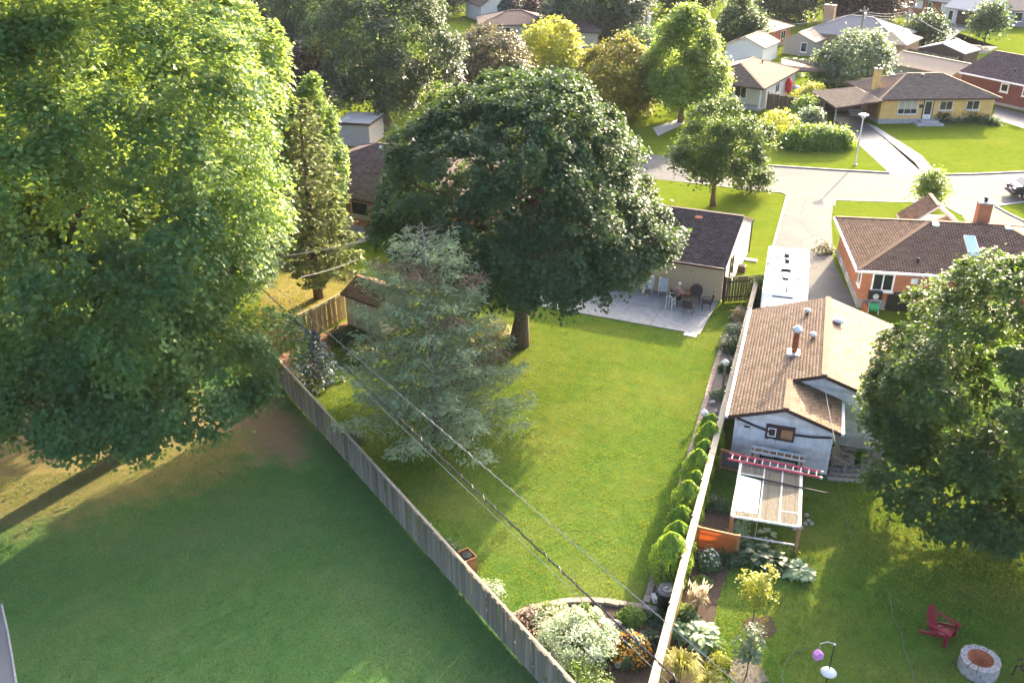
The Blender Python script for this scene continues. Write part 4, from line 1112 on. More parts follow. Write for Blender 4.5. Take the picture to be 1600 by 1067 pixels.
hJ = thing('house', 'long grey-roofed house with white wall panels over red brick', 'house', P(1398, 17), R(-61))
gable_walls(hJ, 19, 9, 2.7, 4.6, M['brick_red'], 'x')
fJ, rJ = gable_faces(19, 9, 2.78, 4.7, .5, .4, 'x')
roof(hJ, fJ, M['far_roof_grey'], M['grey_trim'], tiles=False, ridges=rJ)
for i, xx in enumerate((.6, 4.2, 9.8, 13.4)):
    MB().box(xx, xx + 1.7, -.05, -.003, .95, 2.6).build('wall_panel', M['white'], hJ)
    if i % 2 == 0: window(hJ, (xx + 1.8, -.0, 1.0), (1, 0, 0), 1.5, 1.4, M['white'])
door(hJ, (7.0, 0, .2), (1, 0, 0), .95, 2.1, M['white'], M['brown_trim'], glass=True)
gJ = thing('garage', 'detached white garage with brown door at the end of a far drive', 'garage', P(1473, 35), R(-60))
gable_walls(gJ, 8.4, 6.5, 2.55, 4.1, M['stucco_white'], 'x')
f2, r2 = gable_faces(8.4, 6.5, 2.62, 4.18, .3, .25, 'x')
roof(gJ, f2, M['far_roof_light'], M['white'], tiles=False, ridges=r2)
for k in range(5): MB().box(2.5, 7.2, -.06, -.003, .05 + .43 * k, .05 + .43 * k + .415).build('door_panel', M['brown_trim'], gJ)
door(gJ, (.8, 0, .05), (1, 0, 0), .95, 2.05, M['dirty_white'], M['white'], glass=True)
window(gJ, (8.4, 2.2, 1.2), (0, 1, 0), .9, .7, M['white'], cols=1)
far_gable('house', 'grey-walled house with white window in the top right corner', 'house', P(1562, 42), -12, 14, 9, 2.7, 4.6, M['siding_grey'], M['far_roof_tan'], 'x',
          wins=[((1.9, 0, .9), (1, 0, 0), 1.3, 1.4, M['white'], None, 1), ((6, 0, .9), (1, 0, 0), 1.6, 1.4, M['white'])])

# houses to the left, seen between the trees
hB = thing('bungalow', 'brick bungalow with charcoal shingle roof between spruce and big maple', 'house', (-17.5, 66.4, 0), R(-28))
walls(hB, 15, 11.0, 2.45, M['brick_red'], M['foundation'], .4)
fB, hB2 = hip_faces(15, 11.0, 2.6, 4.9, .5)
roof(hB, fB, M['shingle_purple'], M['brown_trim'], ridges=hB2, th=.15)
for xx in (4.9, 6.9): window(hB, (xx, 0, 1.25), (1, 0, 0), 1.5, 1.0, M['siding_tan'], cols=1)
MB().box(4.4, 9.0, -.09, -.003, 1.0, 1.16).build('sill_band', M['siding_tan'], hB)
roof_vent(hB, (6.2, 5.0, 4.6), M['galv'], .16)
sheet('patio', [P(530, 362), P(575, 352), P(590, 372), P(535, 388)], .02, M['concrete'])
gF = thing('garage', 'flat-roofed grey garage glimpsed left of the big maple', 'garage', P(528, 227), R(-12))
MB().box(0, 3.2, 0, 4, -.05, 2.0).build('wall', M['siding_grey'], gF)
MB().box(-.2, 3.4, -.2, 4.2, 2.002, 2.2).build('roof', M['brown_trim'], gF)
MB().box(-.1, 3.3, -.1, 4.1, 2.202, 2.23).build('roof_gravel', M['far_roof_light'], gF)
hS = thing('garden_shed', 'small beige garden shed with pinkish shingle roof by the back fence', 'shed', P(543, 507), R(-38))
gable_walls(hS, 2.7, 2.3, 2.0, 2.55, M['siding_tan'], 'x')
fS, rS = gable_faces(2.7, 2.3, 2.06, 2.62, .22, .15, 'x')
roof(hS, fS, M['shingle_red'], M['brown_trim'], ridges=rS, th=.09)
door(hS, (.75, 0, .05), (1, 0, 0), .9, 1.75, M['siding_tan'], M['dirty_white'])
far_hip('house', 'low house with dark roof glimpsed past the blue spruce', 'house', P(752, 66), 4, 11, 9, 2.5, 4.0, M['siding_tan'], M['far_roof_dark'], wins=[((3, 0, 1), (1, 0, 0), 1.4, 1.1, M['white'])])
far_hip('house', 'low house with dark hipped roof behind the yellow shrub tree', 'house', P(862, 77), -8, 6.5, 9, 2.5, 4.6, M['siding_tan'], M['far_roof_dark'], wins=[((2, 0, 1), (1, 0, 0), 1.4, 1.1, M['white'])])
far_gable('house', 'white gabled house at the top edge beside the blue spruce', 'house', P(752, 36), 20, 8, 9, 2.8, 5.4, M['stucco_white'], M['far_roof_dark'], 'y', wins=[((3, 0, 1), (1, 0, 0), 1.6, 1.2, M['brown_trim'])])
far_hip('house', 'pale-roofed house half hidden under the broad dark tree', 'house', P(893, 52), -25, 10, 10, 2.5, 4.4, M['siding_tan'], M['far_roof_tan'])
# ------------------------------------------------------------------ trees
# two big broad trees over the left of the park lawn
tree('shade_tree', 'huge yellow-green broadleaf tree with a low skirt beside the fence end', 'tree', -16.9, 34.8, 25.0, 7.7, 6.4, 3.5, 2500, 96, .8, .2, M['leaf_ash'], trunk_r=.42, seed=21, limbs=4, low=.34, lump=.2, taper=1, droop=.5, lobes=130, lr=.23, extra=[(-2.5, -4.3, 4.5), (0, -4.5, 4.3), (2.2, -4.0, 4.2), (4.0, -3.0, 4.4), (5.6, -1.4, 4.8), (6.3, .6, 5.2), (1.2, -3.4, 4.0), (-4, -4.0, 4.4)])
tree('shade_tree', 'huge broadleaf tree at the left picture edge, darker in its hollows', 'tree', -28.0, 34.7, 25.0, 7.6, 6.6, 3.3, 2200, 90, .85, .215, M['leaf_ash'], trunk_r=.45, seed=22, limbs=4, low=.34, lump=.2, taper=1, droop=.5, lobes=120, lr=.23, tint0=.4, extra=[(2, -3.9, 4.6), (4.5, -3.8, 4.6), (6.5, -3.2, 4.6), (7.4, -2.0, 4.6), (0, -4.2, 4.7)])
tree('shade_tree', 'tall bright-topped broadleaf tree behind the two huge left trees', 'tree', -18.6, 50.5, 23.0, 6.4, 6.0, 3.6, 900, 76, .95, .28, M['leaf_ash'], trunk_r=.42, seed=26, limbs=10, low=.45, lump=.2, taper=.85, droop=.5, lobes=90, lr=.26, tint0=.65)
# the maple in the middle of the yard
tree('shade_maple', 'massive dark green maple in the middle of the yard, brown trunk showing', 'tree', 0.45, 44.9, 15.8, 7.95, 7.7, 3.9, 2500, 72, .62, .2, M['leaf_norway'], trunk_r=.42, seed=23, limbs=20, low=.3, lump=.12, taper=.9, droop=.6, trunk_h=11, jitter=.7, lobes=130, lr=.23)
tree('shade_maple', 'dark green maple with lit leaf clumps over the neighbour lawn, right edge', 'tree', 19.1, 30.2, 11.2, 5.6, 5.3, 1.7, 1500, 66, .56, .185, M['leaf_maple'], trunk_r=.3, seed=24, limbs=16, low=.38, lump=.2, droop=.5, jitter=.7, lobes=58, lr=.27, extra=[(-2.2, -4.2, 2.7), (.6, -4.7, 2.3), (2.6, -4.6, 2.3), (-.8, -3.2, 2.2), (1.2, -3.0, 2.1), (-4.4, -2.0, 3.2), (-3.6, -3.2, 2.8), (3.6, -3.4, 2.4)])
# thin blue-green conifer with dying middle
conifer('old_spruce', 'thin grey-green spruce with bare top and brown dead twigs', -3.3, 35.6, 10.3, 4.1, M['needle_pale'], n_br=165, seed=31, z0=.9, dense=2.2, spray=.27, width=.036, droop=.1, bare_top=.07, patchy=.14, power=.52, lean=(-.35, .2), tip_up=.4, fluff=.11, trunk_r=.2, cat='spruce tree', barkm=M['bark_grey'], dead=.055, deadm=M['needle_dead'])
conifer('tall_spruce', 'tall yellowish spruce with bare trunk foot on dry grass', -11.7, 51.3, 12.0, 2.7, M['needle_spruce'], n_br=120, seed=32, z0=1.9, dense=1.5, spray=.38, width=.1, droop=.3, power=.55, trunk_r=.26, cat='spruce tree')
conifer('young_spruce', 'small silvery blue spruce inside the fence corner', -9.9, 40.9, 2.9, 1.25, M['needle_blue'], n_br=60, seed=33, z0=.12, dense=1.6, spray=.2, width=.06, droop=.25, power=.8, trunk_r=.06, cat='spruce tree')
tree('tall_cedar', 'tall bright green cedar standing behind the yellowish spruce', 'cedar tree', -13.1, 61.5, 11.8, 2.1, 2.1, .4, 420, 40, .55, .24, M['leaf_ash'], trunk_r=.2, seed=34, limbs=4, low=.4, taper=.5, lobes=60, lr=.22, tint0=.6)
# trees of the front gardens and street
tree_px('street_maple', 'round young maple with clear trunk on the front lawn', 'tree', 1113, 322, 160, 66, M['leaf_maple'], seed=41, zf=.3, dens=.8, lump=.25, limbs=9, lobes=26, lr=.27)
tree_px('sapling', 'thin street tree half behind the round young maple', 'tree', 1173, 301, 250, 24, M['leaf_maple'], seed=42, zf=.35, gap=.25, trunk_r=.07)
tree_px('garden_maple', 'upright bright green maple beside the white bungalow', 'tree', 1063, 191, 2, 66, M['leaf_bright'], seed=43, zf=.16, dens=1.2, taper=.45, lump=.14, low=.35, gap=.08)
tree_px('sapling', 'slender young tree on the island lawn beside the road', 'tree', 1448, 326, 262, 17, M['leaf_bright'], seed=44, zf=.32, trunk_r=.05, gap=.15, leaf=.22, limbs=3)
tree_px('garden_tree', 'silvery green round tree left of the yellow brick bungalow', 'tree', 1336, 140, 46, 45, M['leaf_silver'], seed=45, zf=.1, dens=1.0, lump=.18)
tree_px('garden_tree', 'dark dense rounded tree beside the silvery green tree', 'tree', 1290, 135, 68, 22, M['cedar_dark'], seed=46, zf=.05)
tree_px('garden_tree', 'dark round glossy tree in front of the far white-panelled house', 'tree', 1441, 74, 18, 27, M['leaf_norway'], seed=47, zf=.2, gap=.1)
tree_px('garden_tree', 'small upright tree with a thin trunk on the bright far lawn', 'tree', 1537, 70, -2, 21, M['leaf_far'], seed=48, zf=.3, trunk_r=.12, taper=.5)
tree_px('shade_tree', 'broad dark green ash tree behind the big maple', 'tree', 603, 196, -60, 118, M['leaf_fardark'], seed=49, zf=.14, dens=1.5, lump=.2, depth_f=.9, trunk_r=.4)
tree_px('shade_tree', 'loose yellow-green tree by the far street', 'tree', 545, 158, -70, 42, M['leaf_far'], seed=50, zf=.06, lump=.2, gap=.1, tint0=.7)
tree_px('shade_tree', 'dark narrow tree at the top edge above the far road', 'tree', 478, 92, -60, 42, M['leaf_fardark'], seed=51, zf=.08)
tree_px('purple_tree', 'purple-leaved tree beside the huge yellow-green tree', 'tree', 487, 180, 55, 36, M['leaf_purple'], seed=52, zf=.1)
tree_px('shade_tree', 'brownish green tree peeping over the big maple', 'tree', 762, 150, 42, 66, M['leaf_olive'], seed=53, zf=.15)
tree_px('yellow_tree', 'vivid yellow-green bushy tree above the big maple', 'tree', 858, 118, 30, 52, M['leaf_yellow'], seed=54, zf=.05, lump=.25)
tree_px('golden_tree', 'golden brown rounded tree right of the vivid yellow tree', 'tree', 962, 180, 58, 68, M['leaf_gold'], seed=55, zf=.08, lump=.12)
tree_px('yellow_shrub', 'low pale green rounded shrub behind the golden tree', 'shrub', 1000, 84, 46, 36, M['leaf_far'], seed=56, zf=.02, tint0=.8)
tree_px('shade_tree', 'very broad dark tree along the top edge', 'tree', 935, 62, -70, 84, M['leaf_fardark'], seed=57, zf=.12, dens=1.2, lump=.22)
conifer('blue_spruce', 'steel blue spruce in front of the white gabled house', P(795, 42).x, P(795, 42).y, 7.2, 2.3, M['needle_blue'], n_br=90, seed=58, z0=.3, dense=1.2, spray=.7, width=.25, droop=.2, power=.8, cat='spruce tree')
tree_px('purple_tree', 'purple-leaved tree right of the steel blue spruce', 'tree', 832, 46, -22, 17, M['leaf_purple'], seed=59, zf=.08)
tree_px('columnar_cedar', 'larger of two dark columnar cedars behind the bright green maple', 'cedar tree', 1148, 78, -18, 27, M['cedar_dark'], seed=60, zf=.02, taper=.35, lump=.08)
tree_px('columnar_cedar', 'smaller of two dark columnar cedars behind the bright green maple', 'cedar tree', 1176, 84, 12, 15, M['cedar_dark'], seed=61, zf=.02, taper=.4, lump=.08)
tree_px('shade_tree', 'bluish dark evergreen at the top edge above the tan shed', 'tree', 1226, 34, -60, 46, M['leaf_fardark'], seed=62, zf=.03)
tree_px('purple_tree', 'big dark purple-brown tree behind the charcoal roof', 'tree', 1345, 36, -70, 58, M['leaf_purple'], seed=63, zf=.06, dens=1.2)
tree_px('shade_tree', 'dark tree at the top right beyond the white-panelled house', 'tree', 1548, 14, -90, 40, M['leaf_fardark'], seed=64, zf=.1)
tree_px('shade_tree', 'green tree above the top edge behind the bright maple', 'tree', 1075, 20, -90, 60, M['leaf_fardark'], seed=65, zf=.1)
tree_px('shade_tree', 'dark tree above the top edge left of the blue spruce', 'tree', 690, 20, -90, 62, M['leaf_fardark'], seed=66, zf=.1)
for i, (bx, by, hw, mm, sd) in enumerate(((405, 66, 60, 'leaf_far', 201), (450, 30, 60, 'leaf_fardark', 202), (345, 80, 60, 'leaf_fardark', 203), (515, 40, 50, 'leaf_fardark', 204), (300, 40, 70, 'leaf_far', 205), (610, 30, 70, 'leaf_far', 206))):
    tree_px('shade_tree', ('green tree just right of the huge left tree, top edge', 'dark tree above the far road at the top edge', 'dark tree hidden behind the huge left tree', 'dark tree at the top edge left of the broad ash', 'pale green tree far behind the huge left tree', 'green tree at the top edge behind the broad ash')[i], 'tree', bx, by, -80, hw, M[mm], seed=sd, zf=.06, lump=.2)
# hedges and shrubs by the yellow house
h_ = P(1283, 236)
bush('hedge', 'clipped dense green hedge block beside the street lamp', h_.x, h_.y + 1.3, 3.3, 2.0, .26, M['cedar'], n_cl=260, per=40, seed=71, cat='hedge', ry=1.5, low=.45, lump=.07, inner=.25)
for i, (bx, by, hw, hh) in enumerate(((1262, 205, 1.7, 2.3), (1256, 185, 1.6, 2.4), (1266, 168, 1.7, 2.6))):
    b_ = P(bx, by)
    bush('tall_shrub', ('feathery pale shrub right behind the clipped hedge block', 'middle shrub of the row behind the hedge block', 'farthest yellow-green shrub of the row by the wooden fence')[i], b_.x, b_.y, hw, hh, .28, M[('leaf_silver', 'cedar', 'leaf_yellow')[i]], n_cl=110, per=32, seed=72 + i, group='shrubs behind the hedge')
b_ = P(1214, 216); bush('yellow_shrub', 'bright yellow-green open shrub left of the hedge', b_.x, b_.y, 1.8, 2.9, .26, M['leaf_yellow'], n_cl=70, per=28, seed=76)
for i, (bx, by, r_, hh) in enumerate(((1470, 192, .9, 1.2), (1492, 190, .9, .95), (1508, 190, 1.0, 1.7), (1530, 192, .9, .8), (1548, 194, .7, .7))):
    b_ = P(bx, by); bush('foundation_shrub', ('shrub beside the front step of the yellow bungalow', 'low shrub under the first bedroom window, yellow bungalow', 'tallest shrub against the yellow brick wall', 'low shrub under the last window of the yellow bungalow', 'small shrub at the right corner of the yellow bungalow')[i], b_.x, b_.y, r_, hh, .2, M['leaf_far'], n_cl=40, per=24, seed=80 + i, group='shrubs along the yellow bungalow')
b_ = P(1236, 118); bush('garden_shrub', 'round grey-green shrub beside the white bungalow wall', b_.x, b_.y, 1.5, 2.4, .3, M['leaf_silver'], n_cl=50, per=24, seed=86)
b_ = P(1390, 84); bush('garden_shrub', 'bright green shrub at the end of the grey wooden fence', b_.x, b_.y, 2.2, 2.0, .35, M['leaf_far'], n_cl=50, per=24, seed=87)
b_ = P(1412, 80); bush('garden_shrub', 'yellow-green shrub at the foot of the utility pole', b_.x, b_.y, 1.4, 1.4, .35, M['leaf_yellow'], n_cl=30, per=24, seed=88)
b_ = P(1193, 480); bush('garden_shrub', 'leafy green shrub between the gate and the white trailer', b_.x + .15, b_.y, 1.05, 2.1, .17, M['leaf_maple'], n_cl=110, per=34, seed=89, tint0=.8)
b_ = P(1300, 402); bush('garden_shrub', 'thin dry shrub at the far corner of the orange brick wall', b_.x - .3, b_.y + 1, .6, .9, .16, M['leaf_olive'], n_cl=20, per=16, seed=90)

# arborvitae row along the right fence
cb0, cb1 = P(1043, 905), P(1110, 697)
CED = ['tallest clipped cedar, nearest the black bin', 'second cedar from the black bin, squat', 'third cedar from the black bin', 'fourth cedar from the black bin', 'middle cedar of the fence row', 'fourth cedar from the bird bath', 'third cedar from the bird bath', 'second cedar from the bird bath', 'last cedar of the row, nearest the bird bath']
for i in range(9):
    f = i / 8; q = cb0.lerp(cb1, f)
    column_shrub('cedar_shrub', CED[i], q.x + random.uniform(-.08, .08), q.y, 1.18 * (.64, .54, .52, .56, .5, .54, .48, .54, .52)[i], (2.15, 1.8, 1.65, 2.05, 1.75, 2.05, 1.8, 2.0, 1.7)[i], M['cedar'], seed=100 + i, group='clipped cedars along the right fence', n=3000, leaf=.11, tip=.7)

# flower bed in front
b_ = P(893, 1018); bush('variegated_bush', 'big white-variegated bush filling the front flower bed', b_.x, b_.y, 1.45, 1.5, .085, M['leaf_variegated'], n_cl=230, per=46, seed=111, lump=.2, tint_var=.3)
b_ = P(905, 1066); bush('variegated_bush', 'lower green-leaved bush at the fence behind the variegated one', b_.x, b_.y - .35, 1.0, .95, .09, M['leaf_bright'], n_cl=90, per=36, seed=112)
b_ = P(984, 1022); fb = bush('flower_bush', 'orange-yellow flowering bush beside the power line', b_.x, b_.y, .72, .7, .075, M['leaf_dark_broad'], n_cl=80, per=34, seed=113, cat='flowers')
rng_ = np.random.default_rng(5)
def flowers(root, m, r, h, n, size, seed, ring=False):
    rng = np.random.default_rng(seed); d = _norm(rng.normal(size=(n, 3))); d[:, 2] = np.abs(d[:, 2]) * .9 + .15; d = _norm(d)
    pos = d * np.array([r, r, h]); nr = _norm(d + np.array([0, 0, .8]) + rng.normal(0, .3, (n, 3)))
    V, Fc, T = leaf_arrays(rng, pos, nr, size * rng.uniform(.7, 1.3, n), rng.random(n), aspect=1.0, fold=.05)
    tag(link('blossoms', np_mesh('blossoms', V, Fc, T), m, root), 'small coloured blossoms')
flowers(fb, M['flower_orange'], .74, .74, 420, .08, 6)
b_ = P(832, 972); q_ = bush('flower_bush', 'pinkish-brown flowering plant just inside the brick edging', b_.x, b_.y, .6, .5, .08, M['leaf_olive'], n_cl=40, per=26, seed=114, cat='flowers'); flowers(q_, M['flower_pink'], .6, .52, 120, .08, 7)
b_ = P(868, 962); q_ = bush('flower_bush', 'pale pink flowering plant beside the brick edging arc', b_.x, b_.y, .5, .45, .08, M['leaf_bright'], n_cl=30, per=26, seed=115, cat='flowers'); flowers(q_, M['flower_pink'], .5, .47, 80, .08, 8)
b_ = P(920, 960); bush('ground_plant', 'small olive plant at the top of the brick edging arc', b_.x, b_.y, .4, .35, .08, M['leaf_bright'], n_cl=24, per=26, seed=116)
b_ = P(988, 966); bush('ground_plant', 'flat round green plant in the bare mulch of the front bed', b_.x, b_.y, .46, .3, .08, M['cedar'], n_cl=50, per=34, seed=117)
b_ = P(1026, 968); bush('ground_plant', 'small green plant at the foot of the right fence, front bed', b_.x, b_.y, .35, .3, .08, M['leaf_dark_broad'], n_cl=20, per=26, seed=118)
b_ = P(1032, 1000); bush('ground_plant', 'low dark plant by the fence opposite the orange flowers', b_.x - .35, b_.y, .33, .25, .08, M['leaf_dark_broad'], n_cl=18, per=24, seed=119)
b_ = P(764, 925); bush('ground_plant', 'white-flowered plant inside the long fence, left of the front bed', b_.x, b_.y, .5, .4, .08, M['leaf_variegated'], n_cl=40, per=26, seed=120)
for i, (bx, by, r_, hh) in enumerate(((700, 868, .45, .7), (548, 690, .6, .6))):
    b_ = P(bx, by); bush('fence_shrub', ('dark shrub against the inside of the long fence by the wooden post', 'dark low shrub inside the long fence under the power line')[i], b_.x, b_.y, r_, hh, .09, M['cedar_dark'], n_cl=50, per=30, seed=121 + i)
for i, (bx, by, r_, hh) in enumerate(((540, 530, 1.0, .8), (560, 560, 1.1, .7), (480, 560, .5, 1.0), (470, 520, .7, 1.3))):
    b_ = P(bx, by); bush('garden_shrub', ('low green shrub at the corner of the garden shed', 'spreading ground shrub below the thin spruce', 'lime green shrub beside the small blue spruce', 'light green climber against the back fence')[i], b_.x, b_.y, r_, hh, .12, M[('cedar_dark', 'cedar_dark', 'leaf_bright', 'leaf_bright')[i]], n_cl=60, per=28, seed=125 + i)
# golden undergrowth below the maple
for i, (bx, by, r_) in enumerate(((775, 530, 1.1), (745, 555, 1.2), (715, 585, 1.0))):
    b_ = P(bx, by); bush('undergrowth_shrub', ('golden leafy shrub right beside the maple trunk', 'middle golden shrub between maple trunk and thin spruce', 'golden shrub nearest the thin spruce')[i], b_.x, b_.y, r_, 1.0, .14, M['leaf_gold'], n_cl=60, per=26, seed=130 + i, group='golden shrubs under the maple', gap=.2)
# bed along the right fence
for i, (k, o, r_, hh, mm) in enumerate(((27.5, .5, .7, .7, 'leaf_silver'), (25.5, .55, .65, .9, 'cedar_dark'), (23.2, .5, .45, .5, 'leaf_dark_broad'), (20.2, .5, .4, .35, 'leaf_silver'), (29.5, .55, .4, .8, 'grass_tan'))):
    q = along(k, o); bush('border_plant', ('grey-green clump in the narrow fence border near the patio', 'feathery dark clump in the fence border beside the eave', 'small green plant near the birdhouse post', 'silvery plant between birdhouse post and bird bath', 'dry pale plant in the border by the gate')[i], q.x, q.y, r_, hh, .1, M[mm], n_cl=44, per=26, seed=140 + i)

# neighbour bed and yard plants
def npx(kind, name, label, bx, by, *a, **k):
    b_ = P(bx, by); return kind(name, label, b_.x, b_.y, *a, **k)
npx(rosette, 'hosta', 'white-edged hosta, largest leaves beside the white fence cap', 1092, 1000, .72, .42, M['leaf_hosta_white'], n=64, seed=151)
npx(rosette, 'hosta', 'green hosta tucked beside the white-edged one', 1065, 992, .5, .35, M['leaf_hosta'], n=46, seed=152)
npx(rosette, 'hosta', 'pale green hosta right of the timber posts of the berry frame', 1246, 898, .62, .4, M['leaf_hosta_white'], n=54, seed=153)
npx(rosette, 'rhubarb', 'dark broad-leaved rhubarb below the berry frame', 1178, 872, .75, .5, M['leaf_dark_broad'], n=40, seed=154, cat='rhubarb')
npx(rosette, 'rhubarb', 'second dark broad-leaved rhubarb nearer the hosta', 1208, 884, .7, .45, M['leaf_dark_broad'], n=36, seed=155, cat='rhubarb')
npx(rosette, 'squash_plant', 'grey-leaved squash plant inside the lower wire rail', 1198, 842, .5, .35, M['leaf_hosta_white'], n=14, seed=156, cat='squash plant')
q_ = npx(bush, 'flower_bush', 'tall white-flowered clump in front of the orange screen', 1108, 884, .4, .7, .09, M['leaf_hosta'], n_cl=50, per=26, seed=157, cat='flowers'); flowers(q_, M['flower_white'], .4, .75, 90, .07, 9)
npx(tuft, 'feather_grass', 'feather grass with pale plumes and tan blades by the fence', 1090, 948, .42, .75, M['grass_tan'], seed=158, plume=M['plume'])
npx(tuft, 'ornamental_grass', 'yellow ornamental grass at the foot of the white fence cap', 1062, 1052, .75, .85, M['grass_gold'], n=320, seed=159)
npx(tuft, 'ornamental_grass', 'lower yellow grass right of the larger yellow clump', 1105, 1078, .6, .6, M['grass_gold'], n=240, seed=160)
npx(bush, 'ground_plant', 'small light green plant beside the feather grass', 1070, 960, .35, .35, .08, M['leaf_bright'], n_cl=24, per=24, seed=161)
npx(bush, 'ground_plant', 'small plant at the foot of the orange screen', 1133, 862, .35, .4, .09, M['leaf_hosta'], n_cl=20, per=24, seed=162)
npx(bush, 'climber', 'pale climber on the corner of the berry frame', 1152, 845, .35, 1.5, .1, M['leaf_hosta_white'], n_cl=24, per=20, seed=163)
npx(bush, 'ground_plant', 'vegetable plant in the shade left of the berry frame', 1118, 790, .5, .4, .1, M['leaf_dark_broad'], n_cl=30, per=22, seed=164)
def sapling(label, bx, by, h, r, mm, seed, n_cl, zf):
    b_ = P(bx, by)
    return tree('sapling', label, 'young tree', b_.x, b_.y, h, r, r, h * zf, n_cl, 24, .22, .1, M[mm], trunk_r=.025, seed=seed, limbs=5, low=.3, inner=.7)
sapling('staked yellow-green young tree in its bare soil patch', 1175, 978, 2.6, .55, 'leaf_yellow', 171, 70, .45)
sapling('thin silvery young tree at the bottom edge in a soil ring', 1166, 1056, 2.2, .5, 'leaf_silver', 172, 34, .4)
b_ = P(1175, 978); sheet('tree_ring', blob(b_.x + .3, b_.y, .55, .5), .014, M['soil'])
b_ = P(1166, 1050); sheet('tree_ring', blob(b_.x, b_.y, .6, .55), .014, M['gravel_bed'])

for i, (bx, by, r_, hh, mm, lab) in enumerate(((1098, 912, .3, .3, 'leaf_bright', 'little lime plant in the dark mulch left of the staked tree'), (1078, 968, .3, .35, 'leaf_hosta', 'small green plant between feather grass and hosta'), (1112, 1010, .35, .3, 'leaf_bright', 'lime ground plant right of the white-edged hosta'), (1120, 1040, .4, .4, 'leaf_yellow', 'yellow-green weed clump right of the yellow grass'), (1150, 880, .4, .45, 'leaf_dark_broad', 'dark leafy plant at the right foot of the orange screen'), (1225, 868, .4, .4, 'leaf_bright', 'lime plant at the timber post of the berry frame'))):
    b_ = P(bx, by); bush('ground_plant', lab, b_.x, b_.y, r_, hh, .08, M[mm], n_cl=26, per=24, seed=230 + i)
# ------------------------------------------------------------------ fences and gates
fence('long weathered grey board fence running from the big trees to the bottom edge', Vector((FL_A.x, FL_A.y, 0)), Vector((FL_E.x, FL_E.y, 0)), 1.5, .145, M['old_board'], M['rail_wood'], side=-1, cap=.1, alt=.004, posts_proud=.04, post_gap=2.62)
fence('gold-brown board fence between the fence corner and the garden shed', P(440, 551), P(540, 497.5), 1.6, .2, M['gold_board'], M['rail_wood'], gap=.035, side=-1, cap=.1, alt=.02, post_gap=2.4, posts_proud=.02)
fr = fence('right boundary fence with a pale cap plank along the cedars', Vector(along(-4, 0)), Vector(along(LR, 0)), 1.5, .16, M['gold_board'], M['cap_wood'], side=-1, cap=.26, post_gap=2.45, posts_proud=-.02)
ck_ = MB().box(-.05, .05, -.16, -.1, 1.42, 1.62).mesh('clip'); ck_.materials.append(M['dark_metal'])
for k in range(14): share('clip', ck_, fr, (2.43 * k + .02, .25, 0))
ga, gb = P(1129, 473.5), P(1181, 470)
fence('dark weathered board gate between house wall and right fence', ga, gb, 1.6, .165, M['brown_board'], M['dark_board'], gap=.03, side=1, alt=.012, post_gap=2.0, cap=.09, cat='gate', name='board_gate')
fence('brown board fence beside the white bungalow', P(1197, 172), P(1252, 182), 1.8, .2, M['brown_board'], M['dark_board'], side=-1, post_gap=2.4, cap=.1)
fence('weathered grey board fence beyond the yellow brick bungalow', P(1396, 92), P(1492, 112), 1.7, .22, M['old_board'], M['rail_wood'], side=-1, post_gap=2.4)
# short timber frame beside the siding garage
def timber_panel(label, A, B, h, fill, fillm, slats=3, cat='garden screen', name='garden_screen'):
    A = Vector(A); B = Vector(B); L = (B - A).length
    r = thing(name, label, cat, A, math.atan2(B.y - A.y, B.x - A.x))
    for x in (0, L): MB().box(x - .05, x + .05, -.05, .05, -.1, h + .05).build('post', M['timber'], r)
    MB().box(.05, L - .05, -.035, .035, h - .06, h + .03).build('rail', M['timber'], r)
    MB().box(.05, L - .05, -.035, .035, .1, .19).build('rail', M['timber'], r)
    if fill: MB().box(.05, L - .05, -.004, .004, .192, h - .062).build('screen', fillm, r)
    for k in range(slats):
        z = .3 + (h - .4) * (k + .5) / slats
        MB().box(.05, L - .05, .006, .03, z, z + .06).build('slat', M['strap'], r)
    return r
t_ = NT('orange_screen'); t_.base((.38, .17, .06)); t_.surf(.6, .3)
tr_ = t_.n('ShaderNodeBsdfTranslucent'); tr_.inputs[0].default_value = (.6, .26, .07, 1)
mx_ = t_.n('ShaderNodeMixShader'); mx_.inputs[0].default_value = .45
t_.l(t_.b.outputs[0], mx_.inputs[1]); t_.l(tr_.outputs[0], mx_.inputs[2]); t_.l(mx_.outputs[0], t_.out.inputs[0]); M['orange_screen'] = t_.m
M['strap'] = mat('strap', (.75, .45, .06), .6, .3, var=.15)
M['mesh_screen'] = mat('mesh_screen', (.12, .12, .11), .8, .2, var=.2)
timber_panel('orange translucent screen panel with yellow straps across the bed', P(1088, 858), P(1150, 872), 1.05, True, M['orange_screen'], 2)
timber_panel('small brown timber frame with dark mesh beside the garage corner', P(1124, 733), P(1158, 741), 1.0, True, M['mesh_screen'], 0)

